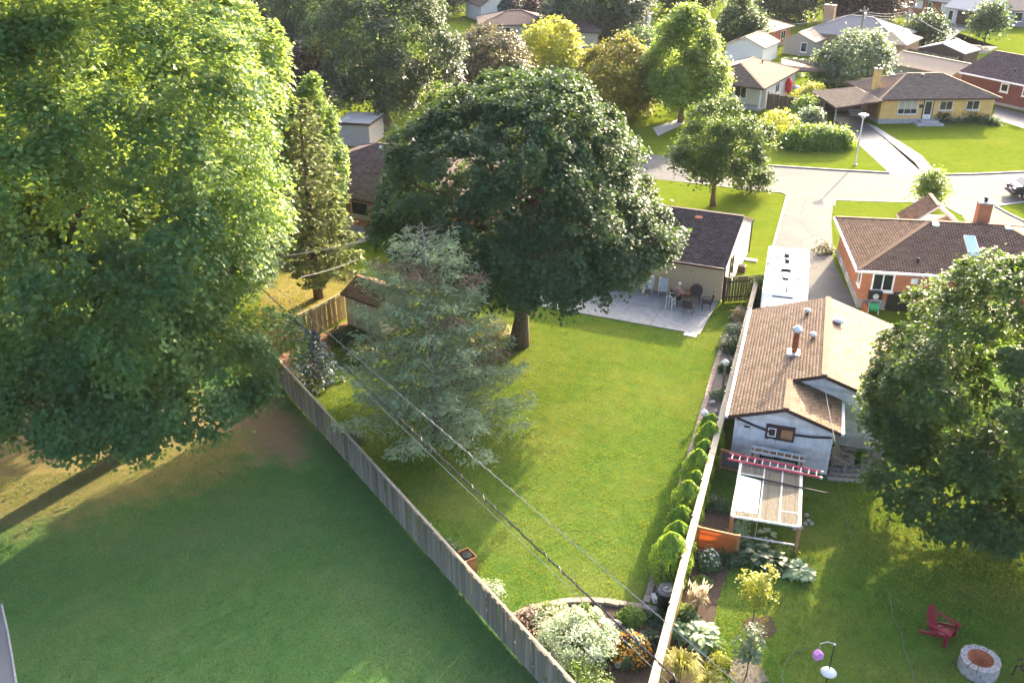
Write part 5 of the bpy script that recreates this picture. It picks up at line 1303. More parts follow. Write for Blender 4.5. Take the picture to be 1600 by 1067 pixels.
# ------------------------------------------------------------------ patio
pat = thing('patio', None, None, HA_O, HA_R); pat['kind'] = 'structure'
xs_ = [-.08, -2.95, -5.6, -8.3, -11]
for i in range(4):
    for j in range(2):
        MB().box(xs_[i + 1] + .012, xs_[i] - .012, -5.0 + 2.5 * j + .012, -2.52 + 2.5 * j - (0 if j == 0 else .03), -.05, .05).build('patio_slab', M['concrete_slab'], pat, bevel=.012)
MB().box(-.9, -.2, -5.42, -5.03, -.02, .055).build('stepping_slab', M['dirty_white'], pat)
def local(o, rz, x, y, z=0.0):
    return Vector((o[0] + x * math.cos(rz) - y * math.sin(rz), o[1] + x * math.sin(rz) + y * math.cos(rz), z))
PZ = .05
def patio_chair(label, p, rz, round_back=False, fabric=None, metal=None, group='patio chairs'):
    r = thing('patio_chair', label, 'chair', (p[0], p[1], PZ), rz, group)
    m = metal or M['bronze']
    for sx in (-.25, .25):
        for sy in (-.24, .22): MB().tube([(sx, sy, 0), (sx * .95, sy * .95, .42)], .018, 6).build('leg', m, r)
        MB().tube([(sx * 1.1, -.26, .42), (sx * 1.15, -.24, .64), (sx * 1.1, .26, .66)], .018, 6).build('armrest', m, r)
    MB().box(-.27, .27, -.27, .25, .42, .455).build('seat', fabric or m, r, bevel=.015)
    b = MB()
    if round_back:
        pts = [(.36 * math.cos(t), .3 + .06 * math.sin(t), .72 + .36 * math.sin(t)) for t in [2 * math.pi * k / 18 for k in range(18)]]
        b.prism(pts, (0, .03, 0)); b.build('backrest', fabric or m, r)
        MB().tube(pts + [pts[0]], .02, 5).build('back_frame', m, r)
    else:
        b.prism([(-.26, .25, .45), (.26, .25, .45), (.25, .4, 1.02), (-.25, .4, 1.02)], (0, .025, 0)); b.build('backrest', fabric or m, r)
        MB().tube([(-.27, .25, .42), (-.26, .41, 1.05), (.26, .41, 1.05), (.27, .25, .42)], .018, 6).build('back_frame', m, r)
    return r
M['sling'] = mat('sling', (.42, .44, .45), .8, .2, var=.45, scale=14)
M['wicker'] = mat('wicker', (.075, .06, .055), .7, .25, var=.4, scale=40, bump=.6)
def pp(x, y): return P(x, y, PZ)
patio_chair('light sling patio chair against the wall, fully visible', pp(1035, 463), R(-10), fabric=M['sling'], metal=M['galv'])
patio_chair('light sling patio chair half hidden by the maple leaves', pp(1012, 459), R(-20), fabric=M['sling'], metal=M['galv'])
patio_chair('round-backed dark wicker chair facing out from the wall', pp(1086, 474), R(-15), True, M['wicker'])
patio_chair('dark metal armchair nearest the gate, turned to the table', pp(1103, 483), R(-100))
patio_chair('dark patio chair with its back to the lawn, front of the table', pp(1076, 490), R(150), fabric=M['wicker'])
tb = thing('patio_table', 'small round dark patio table among the chairs', 'table', pp(1072, 479), 0)
MB().lathe([(.0, .68), (.46, .68), (.46, .71), (0.001, .715)], 20).build('tabletop', M['bronze'], tb)
MB().tube([(0, 0, .02), (0, 0, .68)], .035, 8).build('pedestal', M['bronze'], tb)
for k in range(4):
    a = k * math.pi / 2
    MB().tube([(0, 0, .1), (.3 * math.cos(a), .3 * math.sin(a), .02)], .02, 6).build('leg', M['bronze'], tb)
pot = thing('plant_basket', 'wicker basket with dry stems on the patio table', 'basket', (tb.location.x, tb.location.y, PZ + .715))
MB().lathe([(.1, 0), (.16, .16), (.15, .17), (.0, .1)], 12).build('basket', M['timber'], pot)
s_ = MB()
for k in range(9): s_.tube([(0, 0, .08), (.16 * math.cos(k * 1.9), .16 * math.sin(k * 1.9), .42)], .012, 4)
s_.build('stems', M['rust'], pot)
wk = thing('walker', 'white tubular walking frame standing beside the seated person', 'walker', pp(1047, 481), R(60))
for sx in (-.26, .26):
    MB().tube([(sx, -.2, 0), (sx, -.16, .82), (sx, .0, .86), (sx, .16, .82), (sx, .2, 0)], .02, 6).build('side_frame', M['white'], wk)
MB().tube([(-.26, -.17, .6), (.26, -.17, .6)], .018, 6).build('crossbar', M['white'], wk)
MB().tube([(-.26, -.18, .3), (.26, -.18, .3)], .018, 6).build('crossbar', M['white'], wk)

# person on a chair, turned towards the walker
def person(label, p, rz):
    r = thing('person', label, 'person', (p[0], p[1], PZ), rz)
    def skin(name, verts, edges, rad, m, root=0, sub=2, parent=None):
        me = bpy.data.meshes.new(name); me.from_pydata(verts, edges, []); me.update()
        o = link(name, me, m, parent or r)
        md = o.modifiers.new('skin', 'SKIN'); md.use_smooth_shade = True
        for i, a in enumerate(rad):
            o.data.skin_vertices[0].data[i].radius = (a, a) if not isinstance(a, tuple) else a
        o.data.skin_vertices[0].data[root].use_root = True
        s = o.modifiers.new('sub', 'SUBSURF'); s.levels = sub; s.render_levels = sub
        return o
    # y forward
    V = [(0, 0, .54), (0, -.02, .75), (0, -.03, .95), (0, .02, 1.08), (0, .05, 1.17), (0, .07, 1.27), (0, .08, 1.35)]
    E_ = [(0, 1), (1, 2), (2, 3), (3, 4), (4, 5), (5, 6)]; rd = [.15, .145, (.17, .12), .07, .065, .095, .075]
    def arm(s, el, wr):
        i = len(V); V.extend([(s * .19, -.02, 1.0), el, wr]); E_.extend([(2, i), (i, i + 1), (i + 1, i + 2)]); rd.extend([.07, .048, .035])
        j = i + 2; d = (Vector(wr) - Vector(el)).normalized(); side = d.cross(Vector((0, 0, 1))).normalized()
        hp = Vector(wr) + d * .07; V.append(tuple(hp)); E_.append((j, j + 1)); rd.append(.034)
        for k in range(4):
            f0 = hp + side * (.03 - .02 * k) + d * .03; f1 = f0 + d * (.05 + .012 * (k in (1, 2))) - Vector((0, 0, .02)); n = len(V)
            V.extend([tuple(f0), tuple(f1)]); E_.extend([(j + 1, n), (n, n + 1)]); rd.extend([.01, .009])
        n = len(V); t0 = Vector(wr) + d * .03 + side * .05; V.extend([tuple(t0), tuple(t0 + d * .04)]); E_.extend([(j, n), (n, n + 1)]); rd.extend([.011, .009])
    arm(-1, (-.24, .12, .78), (-.14, .34, .72)); arm(1, (.25, .1, .78), (.16, .34, .7))
    for s in (-1, 1):
        i = len(V); V.extend([(s * .1, .06, .52), (s * .13, .46, .52), (s * .13, .5, .1), (s * .13, .52, .05), (s * .14, .66, .035)])
        E_.extend([(0, i), (i, i + 1), (i + 1, i + 2), (i + 2, i + 3), (i + 3, i + 4)]); rd.extend([.1, .07, .045, .045, .035])
    body = skin('body', V, E_, rd, M['skin'], 0)
    body.parent = r
    top = skin('shirt', [(0, 0, .58), (0, -.02, .75), (0, -.03, .95), (0, .01, 1.06), (-.2, -.01, 1.0), (-.24, .07, .85), (.2, -.01, 1.0), (.25, .05, .85)], [(0, 1), (1, 2), (2, 3), (2, 4), (4, 5), (2, 6), (6, 7)], [.175, .175, (.195, .145), .085, .095, .075, .095, .075], M['shirt'])
    tr = [(0, 0, .53)]; te = []; tr_r = [.175]
    for s in (-1, 1):
        i = len(tr); tr += [(s * .1, .08, .525), (s * .13, .47, .52), (s * .13, .505, .13)]; te += [(0, i), (i, i + 1), (i + 1, i + 2)]; tr_r += [.125, .09, .07]
    skin('trousers', tr, te, tr_r, M['trousers'])
    MB().ball((0, .05, 1.33), .098, .105, .1, 12, 8).build('hair', M['white_hair'], body, smooth=True)
    for s in (-1, 1):
        MB().ball((s * .035, .165, 1.29), .013, .01, .013, 6, 4).build('eye', M['black_plastic'], body)
        MB().ball((s * .098, .07, 1.27), .014, .025, .035, 6, 4).build('ear', M['skin'], body)
    MB().ball((0, .18, 1.26), .014, .022, .022, 6, 4).build('nose', M['skin'], body)
    MB().box(-.025, .025, .152, .158, 1.205, 1.215).build('mouth', M['rust'], body)
    for s in (-1, 1): MB().ball((s * .135, .6, .035), .05, .13, .045, 8, 5).build('shoe', M['black_plastic'], r, smooth=True)
M['skin'] = mat('skin', (.5, .3, .22), .6, .3, var=.08)
M['shirt'] = mat('shirt', (.42, .22, .2), .85, .15, var=.12)
M['trousers'] = mat('trousers', (.02, .018, .02), .9, .1, var=.2)
M['white_hair'] = mat('white_hair', (.6, .55, .5), .8, .2, var=.15)
pc = pp(1058, 476)
patio_chair('dark patio chair under the seated person', pc, R(115), fabric=M['wicker'])
person('seated person in dusty pink top and dark trousers beside the walker', pc, R(115) + math.pi)

# little things by the sunlit gable wall
q = P(1157, 424); ub = thing('utility_box', 'dark square planter box at the foot of the sunlit gable wall', 'box', q, HA_R)
MB().box(-.3, .3, -.25, .25, 0, .42).build('box', M['brown_trim'], ub, bevel=.02); MB().box(-.25, .25, -.2, .2, .421, .44).build('soil_fill', M['soil'], ub)
q = P(1171, 407); sb = thing('splash_stone', 'flat pale stone slab lying on the grass by the far downspout', 'stone', q, HA_R)
MB().box(-.5, .5, -.2, .2, 0, .1).build('slab', M['concrete'], sb, bevel=.02)

# ------------------------------------------------------------------ white trailer
rv = thing('camper_trailer', 'long white camper trailer parked in the driveway', 'trailer', (15.62, 44.75, 0), R(-16.6))
WV, LV = 2.36, 7.6
side = [(0, 0, .55), (0, -.0, .55)]
prof = [(.25, .5), (LV, .5), (LV, 2.75), (LV - .15, 2.85), (.35, 2.85), (.0, 2.5), (-.05, 1.2)]
MB().prism([(0, y, z) for y, z in prof], (-WV, 0, 0)).build('body', M['rv_white'], rv, bevel=.05)
MB().box(-WV + .3, -.3, -.02, .03, 1.5, 2.2).build('front_window', M['glass'], rv)
MB().prism([(-WV + .55, .02, 2.42), (-.75, .02, 2.42), (-.75, .27, 2.72), (-WV + .55, .27, 2.72)], (0, -.03, .03)).build('front_window', M['glass'], rv)
for k in range(1, 7): MB().box(-WV + .06, -.06, 1.06 * k + .3, 1.06 * k + .33, 2.8505, 2.862).build('roof_seam', M['dirty_white'], rv)
for x in (-WV - .004, .001):
    MB().box(x, x + .003, .4, LV - .2, 1.25, 1.36).build('side_stripe', M['grey_trim'], rv)
ac = MB().box(-1.5, -.95, 3.3, 4.15, 2.852, 3.12).build('air_conditioner', M['black_plastic'], rv, bevel=.05)
MB().box(-1.45, -1.0, 2.75, 3.2, 2.852, 3.0).build('roof_hatch', M['white'], rv)
MB().box(-1.35, -1.05, 2.4, 2.7, 2.852, 2.98).build('roof_hatch', M['dark_metal'], rv)
for x, y, s in ((-1.25, 6.0, .16), (-1.2, 5.1, .14)): MB().lathe([(s, 0), (s * 1.2, .14), (s * .6, .2), (0.001, .21)], 10, (x, y, 2.85)).build('roof_vent', M['dark_metal'], rv)
for x, y in ((-1.75, 5.6), (-2.25, 4.4), (-1.1, 1.1), (-1.1, .75), (-.5, 2.6)): MB().lathe([(.06, 0), (.06, .12), (.001, .14)], 8, (x, y, 2.85)).build('vent_pipe', M['dark_metal'], rv)
aw = MB().tube([(-.05, .3, 2.9), (-.05, LV - 1.6, 2.9)], .045, 8).build('awning_roller', M['dark_metal'], rv)
MB().box(.005, .04, .5, 2.2, .6, 2.45).build('door', M['dirty_white'], rv)
for y in (3.0, 5.2): window(rv, (0, y, 1.4), (0, 1, 0), 1.1, .65, M['black_plastic'], cols=1)
for y in (3.9, 4.75):
    for x in (-.12, -WV + .12):
        wh = MB().tube([(x - .1, y, .34), (x + .1, y, .34)], .34, 16).build('wheel', M['black_plastic'], rv)
        MB().tube([(x - .11, y, .34), (x + .11, y, .34)], .16, 10).build('rim', M['galv'], wh)
MB().tube([(-.4, .3, .45), (-WV / 2, -1.2, .45), (-WV + .4, .3, .45)], .05, 6).build('hitch_frame', M['dark_metal'], rv)
MB().tube([(-WV / 2, -1.1, 0), (-WV / 2, -1.1, .7)], .04, 6).build('hitch_jack', M['dark_metal'], rv)
# car at the right edge
q = P(1583, 312); cr = thing('parked_car', 'dark blue-grey car parked at the kerb, cut by the right edge', 'car', q, R(-4))
M['car_paint'] = mat('car_paint', (.035, .04, .05), .25, .6, .4, var=.05, bump=0)
pf = [(0, .35), (.02, .85), (.15, 1.0), (.55, 1.05), (1.1, 1.45), (2.6, 1.48), (3.4, 1.05), (4.4, .9), (4.55, .6), (4.5, .32)]
MB().prism([(x, 0, z) for x, z in pf], (0, 1.78, 0)).build('body', M['car_paint'], cr, bevel=.09)
gl = MB()
gl.prism([(.62, .14, 1.075), (.62, 1.64, 1.075), (1.06, 1.5, 1.42), (1.06, .28, 1.42)], (-.03, 0, .03)); gl.build('rear_window', M['glass'], cr)
for y in (-.012, 1.79): MB().prism([(.95, y, 1.0), (3.2, y, 1.0), (2.55, y, 1.38), (1.2, y, 1.38)], (0, .004, 0)).build('side_window', M['glass'], cr)
for y in (.12, 1.36): MB().box(-.03, .03, y, y + .3, .72, .88).build('tail_light', mat('tail_red', (.45, .02, .015), .3, .5, var=.05), cr)
MB().box(-.03, -.005, .65, 1.15, .6, .74).build('number_plate', M['white'], cr)
MB().box(-.08, .1, .05, 1.73, .32, .55).build('bumper', M['black_plastic'], cr, bevel=.03)
for x in (.85, 3.65):
    for y in (.02, 1.76):
        wh = MB().tube([(x, y - .1, .32), (x, y + .1, .32)], .32, 16).build('wheel', M['black_plastic'], cr)
        MB().tube([(x, y - .115, .32), (x, y + .115, .32)], .19, 10).build('rim', M['galv'], wh)

# ------------------------------------------------------------------ street lamp and poles
q = P(1336.2, 257.8); lp = thing('street_lamp', 'slim grey street lamp with flat white head at the driveway corner', 'street lamp', q, R(10))
MB().tube([(0, 0, 0), (0, 0, .4), (0, 0, 4.25)], [.11, .085, .055], 10).build('pole', M['galv'], lp)
MB().lathe([(.16, 0), (.16, .06), (.1, .1)], 10).build('base_plate', M['galv'], lp)
hd = MB().lathe([(.06, 4.1), (.2, 4.3), (.42, 4.36), (.44, 4.4), (.3, 4.46), (.001, 4.5)], 14).build('lamp_head', M['white'], lp, smooth=True)
MB().lathe([(.19, 4.22), (.17, 4.12), (.001, 4.1)], 12).build('diffuser', M['dirty_white'], hd)
def utility_pole(label, p, h, arm=True, rz=0.0):
    r = thing('utility_pole', label, 'utility pole', p, rz, 'utility poles beyond the yellow bungalow')
    MB().tube([(0, 0, -.1), (0, 0, h)], [.17, .11], 10).build('pole', M['bark_grey'], r)
    if arm:
        a = MB().box(-.9, .9, -.06, .06, h - .6, h - .46).build('crossarm', M['bark_grey'], r)
        for x in (-.8, 0, .8): MB().lathe([(.05, 0), (.06, .12), (.02, .2)], 8, (x, 0, h - .459)).build('insulator', M['dirty_white'], a)
    MB().lathe([(.2, 0), (.2, .7), (.15, .78)], 10, (.32, 0, h - 1.6)).build('transformer', M['galv'], r)
    return r
u1 = P(1409, 78); utility_pole('leaning-wire utility pole beside the dark round tree', u1, 5.6, rz=.6)
u2 = P(1338, 92); h2_ = height_at(u2.x, u2.y, 11); utility_pole('utility pole rising behind the silvery green tree', u2, h2_, rz=.6)
u3 = P(1007, 78); utility_pole('thin utility pole left of the bright green maple', u3, max(5.5, height_at(u3.x, u3.y, 18)), False)
def wire(name, label, a, b, sag, r, m, n=14, group=None, cat='cable', twist=None):
    a = Vector(a); b = Vector(b)
    pts = [a.lerp(b, i / n) - Vector((0, 0, sag * 4 * (i / n) * (1 - i / n))) for i in range(n + 1)]
    mb = MB().tube(pts, r, 5)
    if twist:
        k = n * 16; tp = []
        for i in range(k + 1):
            f = i / k; c = a.lerp(b, f) - Vector((0, 0, sag * 4 * f * (1 - f)))
            tp.append(c + Vector((math.cos(i * .9), math.sin(i * .9) * .5, math.sin(i * .9))) * r * 2.0)
        mb.tube(tp, r * .5, 3, cap=False)
    o = mb.build(name, m); return tag(o, label, cat, group)
M['cable'] = mat('cable', (.035, .035, .038), .6, .3, var=.2)
M['cord'] = mat('cord', (.16, .165, .15), .7, .2, var=.3)
M['cable_grey'] = mat('cable_grey', (.26, .26, .26), .5, .4, var=.25, scale=2)
T1 = u1 + Vector((0, 0, 5.2)); T2 = Vector((u2.x, u2.y, h2_ - .5))
for i, (dx, tt) in enumerate(((-.8, 'uppermost'), (0, 'middle'), (.8, 'lowest'))):
    wire('street_wire', tt + ' wire between the two utility poles', T2 + Vector((dx * .5, 0, -.35 * i)), T1 + Vector((dx * .5, 0, -.35 * i)), .35, .035, M['cable_grey'], group='wires between the utility poles')
wire('street_wire', 'wire from the utility pole over the dark carport', T1, P(1500, 62, 4) , .3, .035, M['cable_grey'])
wire('street_wire', 'long pale wire from the pole to the tan shed', T2, P(1195, 40, 4.5), .5, .035, M['cable_grey'])
# overhead lines crossing the yard
wz = 6.2
w1a, w1b = P(454, 493, wz), P(1064, 1067, wz); d1 = (w1b - w1a)
wire('power_line', 'thicker black power cable crossing the yard along the long fence', w1a - d1 * .55, w1b + d1 * .3, .0, .023, M['cable'], n=30, twist=True)
o1 = Vector((-.09, -.11, -.05))
wire('power_line', 'thin pale power wire just below the thick black cable', w1a - d1 * .55 + o1, w1b + d1 * .3 + o1 + Vector((-.05, -.05, 0)), .0, .008, M['cable_grey'], n=30)
w2a, w2b = P(515, 522, wz), P(1152, 1067, wz); d2 = w2b - w2a
wire('power_line', 'pale spiral-wrapped cable right of the thick black cable', w2a - d2 * .55, w2b + d2 * .3, .0, .010, M['cable_grey'], n=30, twist=True)
for i, (a, b) in enumerate((((440, 352), (560, 346)), ((443, 400), (565, 376)), ((470, 433), (560, 405)))):
    wire('service_wire', ('topmost pale service wire in front of the tall spruce', 'middle pale service wire in front of the tall spruce', 'lowest pale service wire near the dry lawn')[i], P(*a, 5.0 - .5 * i), P(*b, 4.6 - .5 * i), .1, .022, M['cable_grey'])
wire('service_wire', 'slack pale cable from the garage gable down to the neighbour lawn', P(1287, 595, 3.2), P(1305, 690, 2.6), .05, .012, M['cable_grey'], n=8)
wire('garden_hose', 'pale cord trailing over the neighbour lawn below the garage', P(1308, 748, .06), P(1332, 850, .05), 0, .009, M['cord'], n=8)
def cord(name, label, q, r, m, cat='hose'):
    return tag(MB().tube([P(a, b, .05) for a, b in q], r, 5).build(name, m), label, cat)
cord('garden_hose', 'thin grey hose curving in the shaded lawn left of the pink feeder', ((1262, 1012), (1240, 1018), (1226, 1035), (1222, 1060), (1226, 1075)), .009, M['cord'])
cord('garden_hose', 'thin pale hose winding up the lawn left of the red chair', ((1386, 918), (1392, 940), (1394, 962), (1409, 990), (1411, 1012), (1424, 1040), (1428, 1062)), .009, M['cord'])

# ------------------------------------------------------------------ berry frame, ladders and garage back wall
bz = 1.3
c1, c2, c3, c4 = P(1158, 722, bz), P(1144, 806, bz), P(1249, 823, bz), P(1252, 738, bz)
bf = thing('berry_frame', 'white-framed garden frame with wire panels on posts', 'garden frame', (0, 0, 0))
wp = M['dirty_white']
for a, b, w in ((c1, c2, .12), (c2, c3, .09), (c3, c4, .12), (c4, c1, .09)): MB().beam(a, b, w, .07).build('frame_rail', wp, bf)
for f in (.4, .7): MB().beam(c1.lerp(c4, f), c2.lerp(c3, f), .055, .06).build('frame_bar', wp, bf)
for f, g0, g1 in ((.22, 0, .4), (.78, .7, 1)):
    MB().beam(c1.lerp(c2, f).lerp(c4.lerp(c3, f), g0 + .01), c1.lerp(c2, f).lerp(c4.lerp(c3, f), g1 - .01), .04, .05).build('frame_bar', wp, bf)
for c in (c1, c2, c3, c4): MB().box(c.x - .06, c.x + .06, c.y - .06, c.y + .06, -.1, bz - .04).build('post', M['timber'], bf)
MB().beam(Vector((c2.x, c2.y, .45)), Vector((c3.x, c3.y, .45)), .04, .05).build('lower_rail', wp, bf)
mid = c2.lerp(c3, .38); MB().tube([(mid.x, mid.y, .45), (mid.x, mid.y, bz)], .012, 5).build('wire_stay', M['galv'], bf)
M['lath'] = mat_rand('lath', [(.17, .15, .12), (.25, .22, .18), (.2, .18, .14)], .8, .25)
def panel(f0, f1, g0, g1, kind):
    A, B = c1.lerp(c4, f0), c1.lerp(c4, f1); C_, D_ = c2.lerp(c3, f0), c2.lerp(c3, f1)
    def W(u, v): return (A.lerp(B, u)).lerp(C_.lerp(D_, u), v)
    if kind == 'sheet':
        MB().prism([W(.08, g0), W(.92, g0 + .04), W(.92, g1), W(.08, g1)], (0, 0, .02)).build('plastic_sheet', M['white'], bf)
        return
    n = 16
    for k in range(n):
        u0, u1 = .04 + .92 * k / n, .04 + .92 * (k + .62) / n
        MB().prism([W(u0, g0) , W(u1, g0), W(u1, g1), W(u0, g1)], (0, 0, .015)).build('lath', M['lath'], bf)
panel(.0, .4, .03, .215, 'l'); panel(.4, .7, .03, .97, 'l'); panel(.7, 1, .03, .77, 'l'); panel(.7, 1, .79, .97, 'l'); panel(.0, .4, .26, .9, 'sheet'); panel(.0, .4, .91, .97, 'l')
M['ladder_red'] = mat('ladder_red', (.62, .1, .12), .5, .35, var=.2, scale=3)
M['ladder_alu'] = mat('ladder_alu', (.66, .66, .64), .45, .5, .3, var=.12)
def ladder(label, a, b, w, n, railm, z, group):
    A = P(*a, z); B = P(*b, z); d = (B - A); L = d.length
    r = thing('ladder', label, 'ladder', A, math.atan2(d.y, d.x), group)
    for s in (0, w):
        MB().box(0, L, s - .02, s + .02, 0, .09).build('side_rail', railm, r)
    for k in range(n):
        x = L * (k + .5) / n
        MB().box(x - .02, x + .02, .022, w - .022, .03, .065).build('rung', M['ladder_alu'], r)
    for s in (0, w): MB().box(L, L + .1, s - .03, s + .03, -.02, .08).build('foot', M['galv'], r)
ladder('long red-railed ladder lying across the top of the berry frame', (1137, 718), (1281, 747), .42, 12, M['ladder_red'], bz + .04, 'ladders on the berry frame')
ladder('shorter pale ladder lying behind the long red ladder', (1172, 706), (1254, 722), .4, 7, M['ladder_alu'], bz - .05, 'ladders on the berry frame')
rk = thing('timber_trestle', 'low dark timber trestle carrying the shorter pale ladder', 'trestle', P(1172, 738), R(-20))
for x in (0, 2.0): MB().box(x - .05, x + .05, -.05, .05, 0, bz - .06).build('post', M['timber'], rk)
MB().box(.05, 1.95, -.03, .03, bz - .2, bz - .08).build('rail', M['timber'], rk)
A = P(1185, 747, bz + .1); B = P(1296, 771, bz + .02)
tag(MB().tube([A, A.lerp(B, .6), B], [.035, .03, .02], 6).build('long_pole', M['black_plastic']), 'black pole lying across the berry frame, tip over the lawn', 'pole')
# bench with bins under the board at the garage back wall
bw = thing('potting_bench', 'dark potting bench with teal basin against the garage wall', 'bench', (DG.x, DG.y, 0), dr_)
MB().box(1.5, 3.1, -.45, .15, .78, .83).build('bench_top', M['dark_metal'], bw)
for x in (1.55, 3.05):
    for y in (-.4, .1): MB().box(x - .03, x + .03, y - .03, y + .03, 0, .779).build('leg', M['dark_metal'], bw)
def on_bench(name, label, cat, x, y, bm_fn, m):
    r = thing(name, label, cat, local((DG.x, DG.y), dr_, x, y, .831), dr_); bm_fn(r, m); return r
on_bench('basin', 'teal plastic basin on the potting bench', 'basin', 2.45, -.2, lambda r, m: MB().lathe([(.001, 0), (.2, .0), (.26, .18), (.28, .18), (.28, .2), (.25, .2), (.19, .03), (.001, .03)], 16).build('bowl', m, r), mat('teal', (.03, .3, .28), .4, .4, var=.1))
on_bench('folded_cloth', 'pale folded sheet left on the potting bench', 'cloth', 1.85, -.2, lambda r, m: MB().box(-.25, .25, -.2, .2, 0, .12).build('cloth', m, r, bevel=.04), M['siding_white'])
on_bench('crate', 'small grey crate right on the potting bench', 'crate', 2.9, -.2, lambda r, m: MB().box(-.16, .16, -.18, .18, 0, .22).build('crate_body', m, r, bevel=.02), M['grey_trim'])
bd = thing('backboard', 'dark red-brown framed board with white square on the garage wall', 'board', local((DG.x, DG.y), dr_, 2.2, .2, 1.35), dr_)
MB().box(-.6, .6, 0, .05, 0, .72).build('panel', M['brown_trim'], bd)
MB().box(.05, .52, -.012, -.002, .12, .55).build('panel_inset', M['timber'], bd)
for a in ((-.5, -.16, .14, .18), (-.5, -.16, .52, .56), (-.5, -.46, .181, .519), (-.2, -.16, .181, .519)): MB().box(a[0], a[1], -.014, -.002, a[2], a[3]).build('painted_square', M['white'], bd)
rim_pts = [(-.33 + .2 * math.cos(t), -.25 + .2 * math.sin(t), .05) for t in [k * math.pi / 7 for k in range(15)]]
MB().tube(rim_pts, .014, 5).build('hoop', M['galv'], bd)

# shaded patio by the garage: paving stones, chairs, planter
ps = tag(MB().poly([P(1290, 745, .006), P(1372, 752, .006), P(1376, 700, .006), P(1300, 690, .006)]).build('stone_patio', M['gravel_bed']), kind='structure')
for j in range(7):
    for i in range(8):
        c = P(1298 + 10.5 * i + (j % 2) * 5, 748 - 8 * j + i * .8, 0)
        share('paving_stone', ps.data if False else (bpy.data.meshes.get('paving_stone') or (lambda me: (me.materials.append(M['stone']), me)[1])(MB().box(-.155, .155, -.12, .12, -.02, .035).mesh('paving_stone'))), ps, c, (0, 0, dr_ + random.gauss(0, .12)), (random.uniform(.8, 1.1), random.uniform(.8, 1.1), 1))
q = P(1372, 752); bl = thing('white_stone', 'small white block at the corner of the shaded stone patio', 'stone', q); MB().box(-.14, .14, -.12, .12, 0, .16).build('block', M['white'], bl, bevel=.03)
def garden_chair(label, p, rz, m):
    r = thing('garden_chair', label, 'chair', p, rz, 'wooden chairs on the shaded patio')
    for k in range(5): MB().box(-.28, .28, -.3 + .12 * k, -.2 + .12 * k, .36, .39).build('seat_slat', m, r)
    for k in range(5): MB().prism([(-.27 + .11 * k, .3, .36), (-.18 + .11 * k, .3, .36), (-.18 + .11 * k, .5, .98), (-.27 + .11 * k, .5, .98)], (0, .025, 0)).build('back_slat', m, r)
    for sx in (-.3, .3):
        MB().box(sx - .03, sx + .03, -.3, -.22, 0, .6).build('leg', m, r); MB().box(sx - .03, sx + .03, .28, .36, 0, .6).build('leg', m, r)
        MB().box(sx - .06, sx + .06, -.34, .36, .601, .63).build('armrest', m, r)
M['wood_grey'] = mat('wood_grey', (.26, .22, .18), .8, .2, var=.3, scale=12)
garden_chair('grey wooden chair left on the shaded patio by the garage', P(1316, 733), R(40), M['wood_grey'])
garden_chair('grey wooden chair right on the shaded patio under the maple', P(1360, 732), R(-55), M['wood_grey'])
q = P(1341, 726); pt = thing('flower_pot', 'dark pot with lime-green flowering plant on the shaded patio', 'flower pot', q)
MB().lathe([(.14, 0), (.2, .34), (.22, .36), (.18, .36), (.16, .3), (.001, .3)], 14).build('pot', M['black_plastic'], pt)
rng_ = np.random.default_rng(9); (V_, F_, T_), _c = crown_mesh(rng_, .32, .32, .36, .75, 24, 26, .16, .08)
link('foliage', np_mesh('foliage', V_, F_, T_), M['leaf_bright'], pt)
q = P(1400, 484); bb = thing('covered_barbecue', 'barbecue under a black cover against the orange brick wall', 'barbecue', q, E_R)
MB().prism([(-.7, -.3, .05), (.7, -.3, .05), (.65, -.28, .95), (.3, -.25, 1.15), (-.3, -.25, 1.15), (-.65, -.28, .95)], (0, .6, 0)).build('cover', M['black_plastic'], bb, bevel=.06)
q = P(1363, 489); hc = thing('hose_reel', 'green garden hose on a grey reel cart by the brick wall', 'hose reel', q, E_R)
for x in (-.28, .28): MB().tube([(x, -.2, 0), (x, 0, .5), (x, .2, 0)], .02, 6).build('side_frame', M['galv'], hc)
MB().tube([(-.25, 0, .38), (.25, 0, .38)], .24, 14).build('hose', mat('hose_green', (.03, .28, .1), .5, .4, var=.2, scale=30), hc)
MB().tube([(-.28, -.1, .5), (-.28, -.3, .95), (.28, -.3, .95), (.28, -.1, .5)], .018, 6).build('handle', M['galv'], hc)
q = P(1350, 488); op = thing('planter_box', 'narrow rust-orange planter beside the hose reel', 'planter', q, E_R)
MB().box(-.12, .12, -.3, .3, 0, .55).build('box', M['rust'], op, bevel=.02)
q = P(1355, 477); hw = thing('wall_fan', 'round black fan unit fixed under the white window', 'fan unit', local((20.4, 49.9), E_R, .85, -.06, .72), E_R)
MB().box(-.38, .38, -.3, .05, -.02, .5).build('housing', M['black_plastic'], hw, bevel=.04)
MB().tube([(0, -.36, .24), (0, -.301, .24)], .22, 18).build('fan_ring', M['dark_metal'], hw); MB().tube([(0, -.37, .24), (0, -.362, .24)], .17, 18).build('fan_grille', M['galv'], hw)

